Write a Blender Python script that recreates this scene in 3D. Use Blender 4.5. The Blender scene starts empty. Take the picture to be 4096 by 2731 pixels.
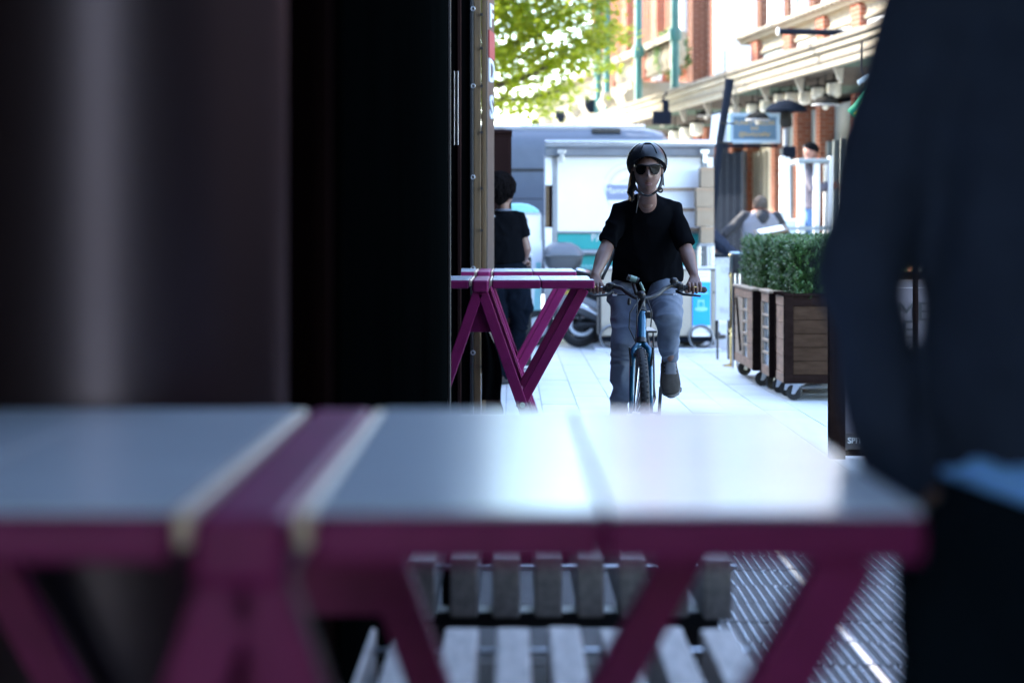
import bpy, bmesh, math, random
from mathutils import Vector, Matrix, noise
R = math.radians
random.seed(7)
C = bpy.context.scene.collection
scene = bpy.context.scene

# ------------------------------------------------------------------ camera
FPX, HX, HY, EYE = 1900.0, 512.0, 233.0, 1.30      # focal length in px of a 1024 wide frame, horizon, eye height
cam_d = bpy.data.cameras.new('camera')
cam = bpy.data.objects.new('camera', cam_d)
C.objects.link(cam)
cam.location = (0, 0, EYE)
cam.rotation_euler = (R(90), 0, 0)
cam_d.sensor_width = 36.0
cam_d.lens = FPX / 1024 * 36.0
cam_d.shift_y = -(341.0 - HY) / 1024
cam_d.clip_start = 0.05
cam_d.clip_end = 1500
cam_d.dof.use_dof = True
cam_d.dof.focus_distance = 10.3
cam_d.dof.aperture_fstop = 2.05
cam_d.dof.aperture_blades = 9
scene.camera = cam

# ------------------------------------------------------------------ light
SUN_EL, SUN_AZ = R(36), math.atan2(-0.86, 0.50)      # azimuth measured from +Y towards +X
sdir = Vector((math.sin(SUN_AZ) * math.cos(SUN_EL), math.cos(SUN_AZ) * math.cos(SUN_EL), math.sin(SUN_EL)))
world = bpy.data.worlds.new('World')
scene.world = world
world.use_nodes = True
wn = world.node_tree
sky = wn.nodes.new('ShaderNodeTexSky')
sky.sky_type = 'NISHITA'
sky.sun_disc = False
sky.sun_elevation = SUN_EL
sky.sun_rotation = SUN_AZ
sky.dust_density = 0.7
sky.air_density = 1.0
sky.ozone_density = 0.9
bg = wn.nodes['Background']
wn.links.new(sky.outputs[0], bg.inputs[0])
bg.inputs[1].default_value = 0.15
sun_d = bpy.data.lights.new('sun', 'SUN')
sun_d.energy = 2.4
sun_d.angle = R(0.5)
sun_d.color = (1.0, 0.93, 0.82)
sun = bpy.data.objects.new('sun', sun_d)
C.objects.link(sun)
sun.rotation_euler = (-sdir).to_track_quat('-Z', 'Y').to_euler()
sun.location = (0, 0, 30)
scene.view_settings.view_transform = 'Standard'
scene.view_settings.look = 'None'
scene.view_settings.gamma = 1
scene.view_settings.use_curve_mapping = False
scene.view_settings.exposure = 3.7
scene.cycles.max_bounces = 10
scene.cycles.diffuse_bounces = 5
scene.cycles.use_denoising = True
scene.cycles.sample_clamp_indirect = 12

# ------------------------------------------------------------------ helpers
ORIG = {}

def W(px, py, Y):
    """world point seen at a pixel of the 1024 px frame at depth Y"""
    return Vector(((px - HX) / FPX * Y, Y, EYE - (py - HY) / FPX * Y))

def mat(name, col, rough=0.6, metal=0.0, var=0.12, scale=8.0, bump=0.0, bscale=60.0, spec=0.5, coat=0.0, stretch=(1, 1, 1), trans=0.0, sheen=0.0, col2=None):
    m = bpy.data.materials.new(name)
    m.use_nodes = True
    nt = m.node_tree
    b = nt.nodes['Principled BSDF']
    b.inputs['Roughness'].default_value = rough
    b.inputs['Metallic'].default_value = metal
    b.inputs['Specular IOR Level'].default_value = spec
    b.inputs['Coat Weight'].default_value = coat
    b.inputs['Transmission Weight'].default_value = trans
    b.inputs['Sheen Weight'].default_value = sheen
    tc = nt.nodes.new('ShaderNodeTexCoord')
    mp = nt.nodes.new('ShaderNodeMapping')
    mp.inputs['Scale'].default_value = stretch
    nt.links.new(tc.outputs['Object'], mp.inputs[0])
    n = nt.nodes.new('ShaderNodeTexNoise')
    n.inputs['Scale'].default_value = scale
    n.inputs['Detail'].default_value = 6
    n.inputs['Roughness'].default_value = 0.62
    nt.links.new(mp.outputs[0], n.inputs['Vector'])
    r = nt.nodes.new('ShaderNodeValToRGB')
    c2 = col2 or [min(1, c * (1 + var)) for c in col]
    c1 = [c * (1 - var) for c in col]
    r.color_ramp.elements[0].color = (*c1, 1)
    r.color_ramp.elements[1].color = (*c2, 1)
    r.color_ramp.elements[0].position = 0.3
    r.color_ramp.elements[1].position = 0.7
    nt.links.new(n.outputs['Fac'], r.inputs[0])
    nt.links.new(r.outputs[0], b.inputs['Base Color'])
    if bump:
        n2 = nt.nodes.new('ShaderNodeTexNoise')
        n2.inputs['Scale'].default_value = bscale
        n2.inputs['Detail'].default_value = 4
        nt.links.new(mp.outputs[0], n2.inputs['Vector'])
        bp = nt.nodes.new('ShaderNodeBump')
        bp.inputs['Strength'].default_value = bump
        bp.inputs['Distance'].default_value = 0.01
        nt.links.new(n2.outputs['Fac'], bp.inputs['Height'])
        nt.links.new(bp.outputs[0], b.inputs['Normal'])
    return m

def matte(m):
    """purely diffuse surface: same colour and relief, no sheen"""
    nt = m.node_tree
    b = nt.nodes['Principled BSDF']
    d = nt.nodes.new('ShaderNodeBsdfDiffuse')
    d.inputs['Roughness'].default_value = 0.6
    for s_, t_ in (('Base Color', 'Color'), ('Normal', 'Normal')):
        if b.inputs[s_].is_linked:
            nt.links.new(b.inputs[s_].links[0].from_socket, d.inputs[t_])
    nt.links.new(d.outputs[0], nt.nodes['Material Output'].inputs[0])
    return m

def brick_mat(name, c1, c2, mortar, bw=0.225, bh=0.075, rot=0.0):
    m = mat(name, c1, 0.85)
    nt = m.node_tree
    b = nt.nodes['Principled BSDF']
    tc = nt.nodes.new('ShaderNodeTexCoord')
    mp = nt.nodes.new('ShaderNodeMapping')
    sx = nt.nodes.new('ShaderNodeSeparateXYZ')
    nt.links.new(tc.outputs['Object'], sx.inputs[0])
    ad = nt.nodes.new('ShaderNodeMath')
    ad.operation = 'SUBTRACT'
    nt.links.new(sx.outputs[1], ad.inputs[0])
    nt.links.new(sx.outputs[0], ad.inputs[1])
    cx = nt.nodes.new('ShaderNodeCombineXYZ')
    nt.links.new(ad.outputs[0], cx.inputs[0])
    nt.links.new(sx.outputs[2], cx.inputs[1])
    br = nt.nodes.new('ShaderNodeTexBrick')
    br.inputs['Scale'].default_value = 1.0
    br.inputs['Brick Width'].default_value = bw
    br.inputs['Row Height'].default_value = bh
    br.inputs['Mortar Size'].default_value = 0.007
    br.inputs['Color1'].default_value = (*c1, 1)
    br.inputs['Color2'].default_value = (*c2, 1)
    br.inputs['Mortar'].default_value = (*mortar, 1)
    nt.links.new(cx.outputs[0], br.inputs['Vector'])
    nt.links.new(br.outputs['Color'], b.inputs['Base Color'])
    bp = nt.nodes.new('ShaderNodeBump')
    bp.inputs['Strength'].default_value = 0.5
    bp.inputs['Distance'].default_value = 0.01
    bp.invert = True
    nt.links.new(br.outputs['Fac'], bp.inputs['Height'])
    nt.links.new(bp.outputs[0], b.inputs['Normal'])
    return m

def leaf_mat(name, c1, c2, transl=0.5, rough=0.5):
    m = bpy.data.materials.new(name)
    m.use_nodes = True
    nt = m.node_tree
    b = nt.nodes['Principled BSDF']
    b.inputs['Roughness'].default_value = rough
    out = nt.nodes['Material Output']
    g = nt.nodes.new('ShaderNodeNewGeometry')
    r = nt.nodes.new('ShaderNodeValToRGB')
    r.color_ramp.elements[0].color = (*c1, 1)
    r.color_ramp.elements[1].color = (*c2, 1)
    nt.links.new(g.outputs['Random Per Island'], r.inputs[0])
    nt.links.new(r.outputs[0], b.inputs['Base Color'])
    t = nt.nodes.new('ShaderNodeBsdfTranslucent')
    nt.links.new(r.outputs[0], t.inputs[0])
    mx = nt.nodes.new('ShaderNodeMixShader')
    mx.inputs[0].default_value = transl
    nt.links.new(b.outputs[0], mx.inputs[1])
    nt.links.new(t.outputs[0], mx.inputs[2])
    nt.links.new(mx.outputs[0], out.inputs[0])
    return m

def tag(o, label, cat, group=None, kind=None):
    o['label'] = label
    if cat:
        o['category'] = cat
    if group:
        o['group'] = group
    if kind:
        o['kind'] = kind
    return o

def thing(name, label, cat, loc=(0, 0, 0), rz=0.0, group=None):
    o = bpy.data.objects.new(name, None)
    o.empty_display_size = 0.1
    C.objects.link(o)
    o.location = loc
    o.rotation_euler = (0, 0, rz)
    ORIG[o.name] = Vector(loc)
    return tag(o, label, cat, group)

def copy_tree(o, parent=None):
    c = o.copy()
    C.objects.link(c)
    if parent:
        c.parent = parent
    for ch in list(o.children):
        copy_tree(ch, c)
    return c

def relabel(o, label, loc=None, rz=None):
    o['label'] = label
    if loc is not None:
        o.location = loc
    if rz is not None:
        o.rotation_euler.z = rz
    return o

class MB:
    """collects shapes; build() links them as ONE mesh object"""
    def __init__(s):
        s.v, s.f = [], []

    def add(s, vs, fs):
        k = len(s.v)
        s.v += [Vector(v) for v in vs]
        s.f += [tuple(i + k for i in f) for f in fs]
        return s

    def box(s, x0, x1, y0, y1, z0, z1):
        return s.add([(x0, y0, z0), (x1, y0, z0), (x1, y1, z0), (x0, y1, z0), (x0, y0, z1), (x1, y0, z1), (x1, y1, z1), (x0, y1, z1)],
                     [(3, 2, 1, 0), (4, 5, 6, 7), (0, 1, 5, 4), (1, 2, 6, 5), (2, 3, 7, 6), (3, 0, 4, 7)])

    def obox(s, c, ax, ay, az):
        """box from centre and three half-axis vectors"""
        c, ax, ay, az = Vector(c), Vector(ax), Vector(ay), Vector(az)
        vs = [c + ax * i + ay * j + az * k for k in (-1, 1) for i, j in ((-1, -1), (1, -1), (1, 1), (-1, 1))]
        fs = [(3, 2, 1, 0), (4, 5, 6, 7), (0, 1, 5, 4), (1, 2, 6, 5), (2, 3, 7, 6), (3, 0, 4, 7)]
        if ax.cross(ay).dot(az) < 0:
            fs = [tuple(reversed(f)) for f in fs]
        return s.add(vs, fs)

    def beam(s, p0, p1, w, h, side=(1, 0, 0)):
        """bar from p0 to p1; w along side, h along the third axis"""
        p0, p1 = Vector(p0), Vector(p1)
        t = (p1 - p0)
        L = t.length
        t.normalize()
        sd = Vector(side)
        sd = (sd - t * sd.dot(t)).normalized()
        u = t.cross(sd)
        return s.obox((p0 + p1) / 2, sd * w / 2, u * h / 2, t * L / 2)

    def tube(s, pts, rad, seg=10, cap=True, side=None, round_ends=False):
        pts = [Vector(p) for p in pts]
        n = len(pts)
        if not isinstance(rad, (list, tuple)):
            rad = [rad] * n
        rad = [r if isinstance(r, (tuple, list)) else (r, r) for r in rad]
        tang = []
        for i in range(n):
            a = pts[max(0, i - 1)]
            b = pts[min(n - 1, i + 1)]
            d = (b - a)
            tang.append(d.normalized() if d.length > 1e-9 else Vector((0, 0, 1)))
        if side is None:
            t0 = tang[0]
            hint = Vector((1, 0, 0)) if abs(t0.x) < 0.9 else Vector((0, 1, 0))
        else:
            hint = Vector(side)
        if round_ends:
            e = [0.0, 0.38, 0.71, 0.92]
            P, T, Q = [], [], []
            r0, r1 = rad[0], rad[-1]
            m0, m1 = min(r0), min(r1)
            for q in e:
                P.append(pts[0] - tang[0] * m0 * math.sqrt(max(0, 1 - q * q)))
                T.append(tang[0])
                Q.append((max(r0[0] * q, 1e-4), max(r0[1] * q, 1e-4)))
            P += pts; T += tang; Q += rad
            for q in reversed(e):
                P.append(pts[-1] + tang[-1] * m1 * math.sqrt(max(0, 1 - q * q)))
                T.append(tang[-1])
                Q.append((max(r1[0] * q, 1e-4), max(r1[1] * q, 1e-4)))
            pts, tang, rad = P, T, Q
            n = len(pts)
        vs = []
        sd = hint
        for i in range(n):
            t = tang[i]
            h2 = sd - t * sd.dot(t)
            if h2.length < 1e-6:
                h2 = t.orthogonal()
            sd = h2.normalized()
            u = t.cross(sd)
            for j in range(seg):
                a = 2 * math.pi * j / seg
                vs.append(pts[i] + sd * (math.cos(a) * rad[i][0]) + u * (math.sin(a) * rad[i][1]))
        fs = []
        for i in range(n - 1):
            for j in range(seg):
                k = (j + 1) % seg
                fs.append((i * seg + j, i * seg + k, (i + 1) * seg + k, (i + 1) * seg + j))
        if cap:
            fs.append(tuple(reversed(range(seg))))
            fs.append(tuple((n - 1) * seg + j for j in range(seg)))
        return s.add(vs, fs)

    def chain(s, pts, rad, seg=16, side=(1, 0, 0)):
        return s.tube(pts, rad, seg, True, side, True)

    def lathe(s, prof, c=(0, 0, 0), axis='Z', seg=20, cap=True):
        """prof: list of (radius, height)"""
        c = Vector(c)
        vs, fs = [], []
        for r, h in prof:
            r = max(r, 1e-4)
            for j in range(seg):
                a = 2 * math.pi * j / seg
                p = (r * math.cos(a), r * math.sin(a), h)
                if axis == 'X':
                    p = (p[2], p[0], p[1])
                elif axis == 'Y':
                    p = (p[1], p[2], p[0])
                vs.append(c + Vector(p))
        for i in range(len(prof) - 1):
            for j in range(seg):
                k = (j + 1) % seg
                fs.append((i * seg + j, i * seg + k, (i + 1) * seg + k, (i + 1) * seg + j))
        if cap:
            fs.append(tuple(reversed(range(seg))))
            n = len(prof) - 1
            fs.append(tuple(n * seg + j for j in range(seg)))
        return s.add(vs, fs)

    def ell(s, c, r, seg=16, rings=10):
        c = Vector(c)
        vs, fs = [], []
        for i in range(rings + 1):
            th = math.pi * min(max(i / rings, 0.004), 0.996)
            for j in range(seg):
                a = 2 * math.pi * j / seg
                vs.append(c + Vector((r[0] * math.sin(th) * math.cos(a), r[1] * math.sin(th) * math.sin(a), -r[2] * math.cos(th))))
        for i in range(rings):
            for j in range(seg):
                k = (j + 1) % seg
                fs.append((i * seg + j, i * seg + k, (i + 1) * seg + k, (i + 1) * seg + j))
        fs.append(tuple(reversed(range(seg))))
        fs.append(tuple(rings * seg + j for j in range(seg)))
        return s.add(vs, fs)

    def prism(s, poly, ext):
        """planar polygon (list of 3D points) swept along ext"""
        poly = [Vector(p) for p in poly]
        ext = Vector(ext)
        n = len(poly)
        nrm = Vector((0, 0, 0))
        for i in range(n):
            nrm += poly[i].cross(poly[(i + 1) % n])
        if nrm.dot(ext) < 0:
            poly.reverse()
        vs = poly + [p + ext for p in poly]
        fs = [tuple(reversed(range(n))), tuple(range(n, 2 * n))]
        fs += [(i, (i + 1) % n, n + (i + 1) % n, n + i) for i in range(n)]
        return s.add(vs, fs)

    def torus(s, c, Rr, r, axis='X', seg=48, ts=10):
        c = Vector(c)
        vs, fs = [], []
        for i in range(seg):
            a = 2 * math.pi * i / seg
            for j in range(ts):
                b = 2 * math.pi * j / ts
                q, h = Rr + r * math.cos(b), r * math.sin(b)
                p = (q * math.cos(a), q * math.sin(a), h)
                if axis == 'X':
                    p = (p[2], p[0], p[1])
                elif axis == 'Y':
                    p = (p[1], p[2], p[0])
                vs.append(c + Vector(p))
        for i in range(seg):
            for j in range(ts):
                i2, j2 = (i + 1) % seg, (j + 1) % ts
                fs.append((i * ts + j, i2 * ts + j, i2 * ts + j2, i * ts + j2))
        return s.add(vs, fs)

    def xform(s, M):
        s.v = [M @ v for v in s.v]
        return s

    def mesh(s, name, org=Vector((0, 0, 0))):
        me = bpy.data.meshes.new(name)
        me.from_pydata([tuple(v - org) for v in s.v], [], s.f)
        me.validate()
        me.update()
        return me

    def build(s, name, m, parent=None, smooth=None, bevel=0.0, label=None, cat=None, group=None, kind=None, org=None, seg=2):
        root = parent
        while root is not None and root.parent is not None:
            root = root.parent
        if org is not None:
            o0 = Vector(org)
        elif parent is not None:
            o0 = ORIG.get(root.name, Vector((0, 0, 0)))
        else:
            xs = [v.x for v in s.v]; ys = [v.y for v in s.v]; zs = [v.z for v in s.v]
            o0 = Vector(((min(xs) + max(xs)) / 2, (min(ys) + max(ys)) / 2, min(zs)))
        me = s.mesh(name, o0)
        me.materials.append(m)
        if smooth:
            me.shade_smooth()
            if smooth is not True:
                me.set_sharp_from_angle(angle=R(smooth))
        o = bpy.data.objects.new(name, me)
        C.objects.link(o)
        if parent is not None:
            o.parent = parent
        else:
            o.location = o0
            ORIG[o.name] = o0
        if bevel:
            bv = o.modifiers.new('edge', 'BEVEL')
            bv.width = bevel
            bv.segments = seg
            bv.limit_method = 'ANGLE'
            bv.angle_limit = R(40)
        if label:
            o['label'] = label
        if cat:
            o['category'] = cat
        if group:
            o['group'] = group
        if kind:
            o['kind'] = kind
        return o

def remesh(mb, voxel, smooth=4, fac=0.5):
    """fuse overlapping closed shapes into one continuous skin"""
    me = mb.mesh('tmp')
    o = bpy.data.objects.new('tmp', me)
    C.objects.link(o)
    r = o.modifiers.new('r', 'REMESH')
    r.mode = 'VOXEL'
    r.voxel_size = voxel
    if smooth:
        sm = o.modifiers.new('s', 'SMOOTH')
        sm.factor = fac
        sm.iterations = smooth
    dg = bpy.context.evaluated_depsgraph_get()
    ev = o.evaluated_get(dg)
    m2 = ev.to_mesh()
    out = MB()
    out.v = [v.co.copy() for v in m2.vertices]
    out.f = [tuple(p.vertices) for p in m2.polygons]
    nrm = [v.normal.copy() for v in m2.vertices]
    ev.to_mesh_clear()
    bpy.data.objects.remove(o)
    bpy.data.meshes.remove(me)
    out.n = nrm
    return out

def wrinkle(mb, amp, sc, seed=0.0):
    """cloth folds as real relief"""
    for i, v in enumerate(mb.v):
        p = Vector((v.x * sc[0] + seed, v.y * sc[1], v.z * sc[2]))
        w = noise.noise(p + Vector((noise.noise(p * 0.6) * 1.4, 0, noise.noise(p * 0.7 + Vector((9, 3, 1))) * 1.4)))
        ridge = 1 - abs(w) * 2.2
        mb.v[i] = v + mb.n[i] * amp * (ridge - 0.45)
    return mb

def text(body, name, m, parent, origin, size, ux=(1, 0, 0), uz=(0, 0, 1), ext=0.002, align='CENTER', bold=0.0, sx=1.0):
    """lettering as real thin letters: curve text turned into a mesh standing on a plane ux, uz"""
    cu = bpy.data.curves.new('t', 'FONT')
    cu.body = body
    cu.size = size
    cu.align_x = align
    cu.align_y = 'CENTER'
    cu.extrude = ext
    cu.offset = bold
    cu.resolution_u = 3
    to = bpy.data.objects.new('t', cu)
    C.objects.link(to)
    dg = bpy.context.evaluated_depsgraph_get()
    m2 = to.evaluated_get(dg).to_mesh()
    ux, uz = Vector(ux).normalized(), Vector(uz).normalized()
    un = ux.cross(uz)
    mb = MB()
    mb.v = [Vector(origin) + ux * (v.co.x * sx) + uz * v.co.y + un * v.co.z for v in m2.vertices]
    mb.f = [tuple(p.vertices) for p in m2.polygons]
    to.evaluated_get(dg).to_mesh_clear()
    bpy.data.objects.remove(to)
    return mb.build(name, m, parent)

# ------------------------------------------------------------------ materials
M = dict(
    slab=mat('pale_stone', (0.56, 0.585, 0.585), 0.42, var=0.10, scale=3.0, bump=0.06, bscale=40),
    grout=mat('grout', (0.13, 0.14, 0.15), 0.9),
    deck=mat('dark_deck', (0.032, 0.034, 0.040), 0.62, spec=0.25, var=0.4, scale=9, stretch=(1, 14, 1), bump=0.2),
    rib=mat('deck_rib', (0.38, 0.42, 0.47), 0.45, metal=0.7, var=0.15),
    purple=mat('purple_paint', (0.185, 0.011, 0.082), 0.5, spec=0.2, var=0.16, scale=12, bump=0.05, bscale=90),
    tabletop=mat('pale_tabletop', (0.56, 0.61, 0.66), 0.21, var=0.10, scale=5, stretch=(1, 9, 1), bump=0.03, bscale=20, spec=0.7),
    tabledge=mat('pale_edge', (0.78, 0.60, 0.43), 0.35, var=0.1),  # worn strip with a warm highlight put into its colour
    slat=mat('weathered_wood', (0.45, 0.425, 0.41), 0.7, var=0.28, scale=14, stretch=(3, 0.5, 3), bump=0.3, bscale=30),
    steel=mat('steel', (0.55, 0.57, 0.60), 0.3, metal=1.0, var=0.1),
    black=mat('black_paint', (0.010, 0.010, 0.012), 0.45),
    rubber=mat('black_rubber', (0.014, 0.014, 0.015), 0.75, var=0.2, bump=0.1),
    brownpanel=mat('dark_brown_panel', (0.020, 0.0105, 0.010), 0.9, spec=0.05, var=0.25, scale=2.5, stretch=(1, 1, 0.4)),
    mauve=mat('mauve_grey_paint', (0.070, 0.047, 0.054), 0.42, metal=0.8, var=0.08, scale=2.0),
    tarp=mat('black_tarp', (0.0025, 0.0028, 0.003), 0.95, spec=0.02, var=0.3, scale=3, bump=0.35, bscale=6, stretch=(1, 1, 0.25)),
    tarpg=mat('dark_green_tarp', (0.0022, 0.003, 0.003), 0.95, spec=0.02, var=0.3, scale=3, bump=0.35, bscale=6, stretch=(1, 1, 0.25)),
    timber=mat('brown_timber', (0.082, 0.047, 0.017), 0.6, var=0.28, scale=10, stretch=(6, 6, 0.5), bump=0.25),
    signbrown=mat('brown_sign_board', (0.036, 0.020, 0.014), 0.55, var=0.15),
    letter=mat('pale_blue_letter', (0.42, 0.47, 0.55), 0.4, var=0.06),
    red=mat('dull_red', (0.22, 0.02, 0.03), 0.5),
    white=mat('white_paint', (0.74, 0.76, 0.78), 0.4, var=0.04, scale=2),
    whitegrey=mat('pale_grey_paint', (0.48, 0.50, 0.52), 0.4, var=0.05),
    render=mat('sky_white', (0.80, 0.79, 0.76), 0.8, var=0.03, scale=1.5),
    alu=mat('brushed_aluminium', (0.24, 0.255, 0.28), 0.5, metal=0.5, var=0.12),
    teal=mat('teal_paint', (0.010, 0.27, 0.27), 0.45, var=0.06, scale=3),
    tealpale=mat('pale_teal_paint', (0.25, 0.56, 0.58), 0.3, var=0.05, coat=0.4),
    logo=mat('logo_slate', (0.19, 0.22, 0.33), 0.5, var=0.05),
    logotan=mat('logo_tan', (0.60, 0.52, 0.40), 0.5, var=0.06),
    card=mat('cardboard', (0.27, 0.205, 0.14), 0.8, var=0.10, scale=6, bump=0.05),
    tape=mat('brown_tape', (0.27, 0.18, 0.11), 0.45),
    van=mat('grey_van_paint', (0.085, 0.105, 0.135), 0.42, var=0.05, spec=0.35),
    glass=mat('dark_glass', (0.03, 0.035, 0.04), 0.08, var=0.2, spec=0.8),
    paleglass=mat('bright_cab_glass', (0.35, 0.41, 0.46), 0.06, var=0.1, spec=0.9),
    beige=mat('beige_laminate', (0.33, 0.29, 0.235), 0.5, var=0.05),
    cyan=mat('bright_blue_poster', (0.0, 0.30, 0.78), 0.45, var=0.03),
    cyan2=mat('light_blue_print', (0.20, 0.52, 0.85), 0.45),
    scoot=mat('scooter_grey', (0.055, 0.058, 0.062), 0.38, var=0.08, coat=0.4),
    chrome=mat('bright_metal', (0.75, 0.77, 0.8), 0.18, metal=1.0, var=0.05),
    yellow=mat('plate_yellow', (0.55, 0.38, 0.05), 0.4),
    planter=mat('reclaimed_wood', (0.34, 0.20, 0.115), 0.65, var=0.3, scale=7, stretch=(1, 1, 4), bump=0.25, bscale=25),  # side planks, lightened for bounced light; so is the pale wood
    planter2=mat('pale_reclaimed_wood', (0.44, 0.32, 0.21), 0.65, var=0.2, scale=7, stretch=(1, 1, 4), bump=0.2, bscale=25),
    planterfront=mat('shaded_plank', (0.045, 0.027, 0.018), 0.8, spec=0.15, var=0.3, scale=7, stretch=(1, 1, 4), bump=0.25, bscale=25),  # front planks, colour darkened because the fronts stand in shade
    shutter=mat('shutter_blue', (0.085, 0.100, 0.125), 0.7, spec=0.05, var=0.1),
    planterdark=mat('dark_stained_wood', (0.015, 0.009, 0.008), 0.8, spec=0.12, var=0.3, scale=9, stretch=(1, 1, 3), bump=0.2),
    mirror=mat('window_glass', (0.22, 0.26, 0.28), 0.1, var=0.25, scale=5, spec=0.9),
    hedge=leaf_mat('box_leaf', (0.018, 0.056, 0.015), (0.075, 0.165, 0.038), 0.28),
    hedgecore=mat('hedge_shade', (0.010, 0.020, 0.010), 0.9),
    soil=mat('soil', (0.03, 0.022, 0.016), 0.95),
    leaf=leaf_mat('spring_leaf', (0.13, 0.19, 0.006), (0.33, 0.38, 0.018), 0.6),
    bark=mat('bark', (0.055, 0.042, 0.034), 0.9, var=0.3, scale=20, bump=0.4),
    plant=leaf_mat('balcony_leaf', (0.07, 0.14, 0.04), (0.17, 0.25, 0.08), 0.4),
    brick=brick_mat('red_brick', (0.36, 0.125, 0.072), (0.28, 0.095, 0.058), (0.42, 0.31, 0.25)),
    brickdark=brick_mat('brown_brick', (0.14, 0.062, 0.04), (0.105, 0.047, 0.033), (0.26, 0.2, 0.16)),
    cream=mat('cream_stone', (0.37, 0.325, 0.245), 0.7, var=0.09, scale=3, bump=0.05),
    creamdirty=mat('weathered_cream', (0.25, 0.215, 0.165), 0.75, var=0.18, scale=5),
    greenpipe=mat('green_pipe', (0.02, 0.11, 0.10), 0.45),
    soffit=mat('soffit_grey', (0.10, 0.085, 0.07), 0.7, var=0.15),
    soffitgreen=mat('soffit_green', (0.10, 0.13, 0.10), 0.7, var=0.15),
    frameblue=mat('blue_grey_frame', (0.24, 0.29, 0.31), 0.5, var=0.1),
    framedark=mat('dark_blue_frame', (0.014, 0.018, 0.027), 0.6, spec=0.1, var=0.1),
    framecream=mat('cream_frame', (0.42, 0.38, 0.30), 0.55, var=0.1),
    signblue=mat('sign_blue', (0.085, 0.17, 0.255), 0.5, var=0.05),
    signframe=mat('sign_frame', (0.33, 0.46, 0.56), 0.5, var=0.05),
    gold=mat('gold_letter', (0.50, 0.36, 0.15), 0.5),
    lampglass=mat('milk_glass', (0.72, 0.68, 0.56), 0.25, var=0.08, scale=14),
    lampgrey=mat('lamp_grey', (0.040, 0.038, 0.034), 0.6),
    flaggreen=mat('flag_green', (0.0, 0.28, 0.16), 0.7),
    flagyellow=mat('flag_yellow', (0.62, 0.52, 0.05), 0.7),
    flagblue=mat('flag_blue', (0.03, 0.09, 0.25), 0.7),
    poster=mat('pale_poster', (0.115, 0.10, 0.12), 0.45, var=0.03),
    ink=mat('dark_ink', (0.03, 0.03, 0.035), 0.5),
    band=mat('grey_brown_band', (0.075, 0.062, 0.062), 0.5),
    printgrey=mat('grey_print', (0.42, 0.42, 0.44), 0.5),
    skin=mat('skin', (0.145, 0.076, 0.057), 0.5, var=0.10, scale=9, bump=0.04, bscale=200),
    skinpink=mat('pink_skin', (0.30, 0.14, 0.105), 0.5, var=0.12, scale=9),
    lips=mat('lips', (0.115, 0.042, 0.038), 0.5),
    hairdark=mat('black_hair', (0.006, 0.005, 0.006), 0.55, spec=0.2, var=0.4, scale=20, stretch=(8, 8, 1)),
    hairblack=mat('matte_black_hair', (0.0065, 0.0055, 0.006), 0.9, var=0.4, scale=20),
    capblack=mat('black_cap_cloth', (0.008, 0.008, 0.009), 0.9),
    hairblond=mat('sunlit_honey_hair', (0.42, 0.24, 0.085), 0.45, var=0.45, scale=25, stretch=(6, 6, 1)),  # blond-brown locks, colour brightened for sunlight from behind
    hairgrey=mat('grey_hair', (0.11, 0.092, 0.080), 0.7, var=0.2, scale=40),
    tee=mat('black_tshirt', (0.0045, 0.005, 0.0065), 0.9, var=0.2, bump=0.05, spec=0.12),
    denim=mat('blue_grey_denim', (0.100, 0.124, 0.170), 0.85, var=0.10, scale=30, bump=0.12, bscale=500),
    denimdark=mat('dark_denim', (0.006, 0.0085, 0.014), 0.85, var=0.2, bump=0.1, bscale=300),
    jeanblue=mat('mid_blue_jeans', (0.06, 0.14, 0.32), 0.85, var=0.15),
    navy=mat('navy_wool', (0.022, 0.031, 0.056), 0.9, var=0.15, scale=20, bump=0.05, spec=0.2),
    trousers=mat('black_trousers', (0.006, 0.010, 0.015), 0.9, var=0.15, spec=0.15),
    shirttail=mat('pale_blue_shirt', (0.20, 0.47, 0.98), 0.8, var=0.05),
    vest=mat('grey_vest', (0.23, 0.23, 0.26), 0.75, var=0.06, bump=0.1),
    hood=mat('charcoal_cloth', (0.022, 0.023, 0.028), 0.85),
    shirtgrey=mat('mauve_grey_shirt', (0.13, 0.12, 0.155), 0.85),
    sneaker=mat('taupe_suede', (0.085, 0.077, 0.070), 0.85, var=0.15, scale=30),
    sneakergrey=mat('grey_mesh', (0.12, 0.128, 0.15), 0.8, var=0.15, scale=30),
    sole=mat('pale_sole', (0.13, 0.125, 0.12), 0.7),
    helmet=mat('black_helmet', (0.010, 0.012, 0.016), 0.33, var=0.2, spec=0.35),
    shades=mat('sunglass_black', (0.003, 0.003, 0.004), 0.22, spec=0.22),
    bikeblue=mat('metallic_blue', (0.010, 0.090, 0.165), 0.25, metal=0.35, var=0.08, coat=0.6),
    bikeblack=mat('bike_black', (0.012, 0.012, 0.013), 0.35),
    goldring=mat('gold', (0.8, 0.55, 0.2), 0.2, metal=1.0),
    screen=mat('green_grey_screen', (0.16, 0.25, 0.21), 0.2),
    bottle=mat('clear_plastic', (0.55, 0.65, 0.7), 0.08, trans=0.8, var=0.05),
    bottleblue=mat('blue_label', (0.08, 0.33, 0.45), 0.4),
    hall=mat('hall_paint', (0.045, 0.042, 0.042), 0.75, var=0.15, scale=1.5),
    roof=mat('shade_block', (0.035, 0.035, 0.038), 0.8),
    asphalt=mat('asphalt', (0.10, 0.10, 0.105), 0.9, var=0.15, scale=20, bump=0.2),
)
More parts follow.
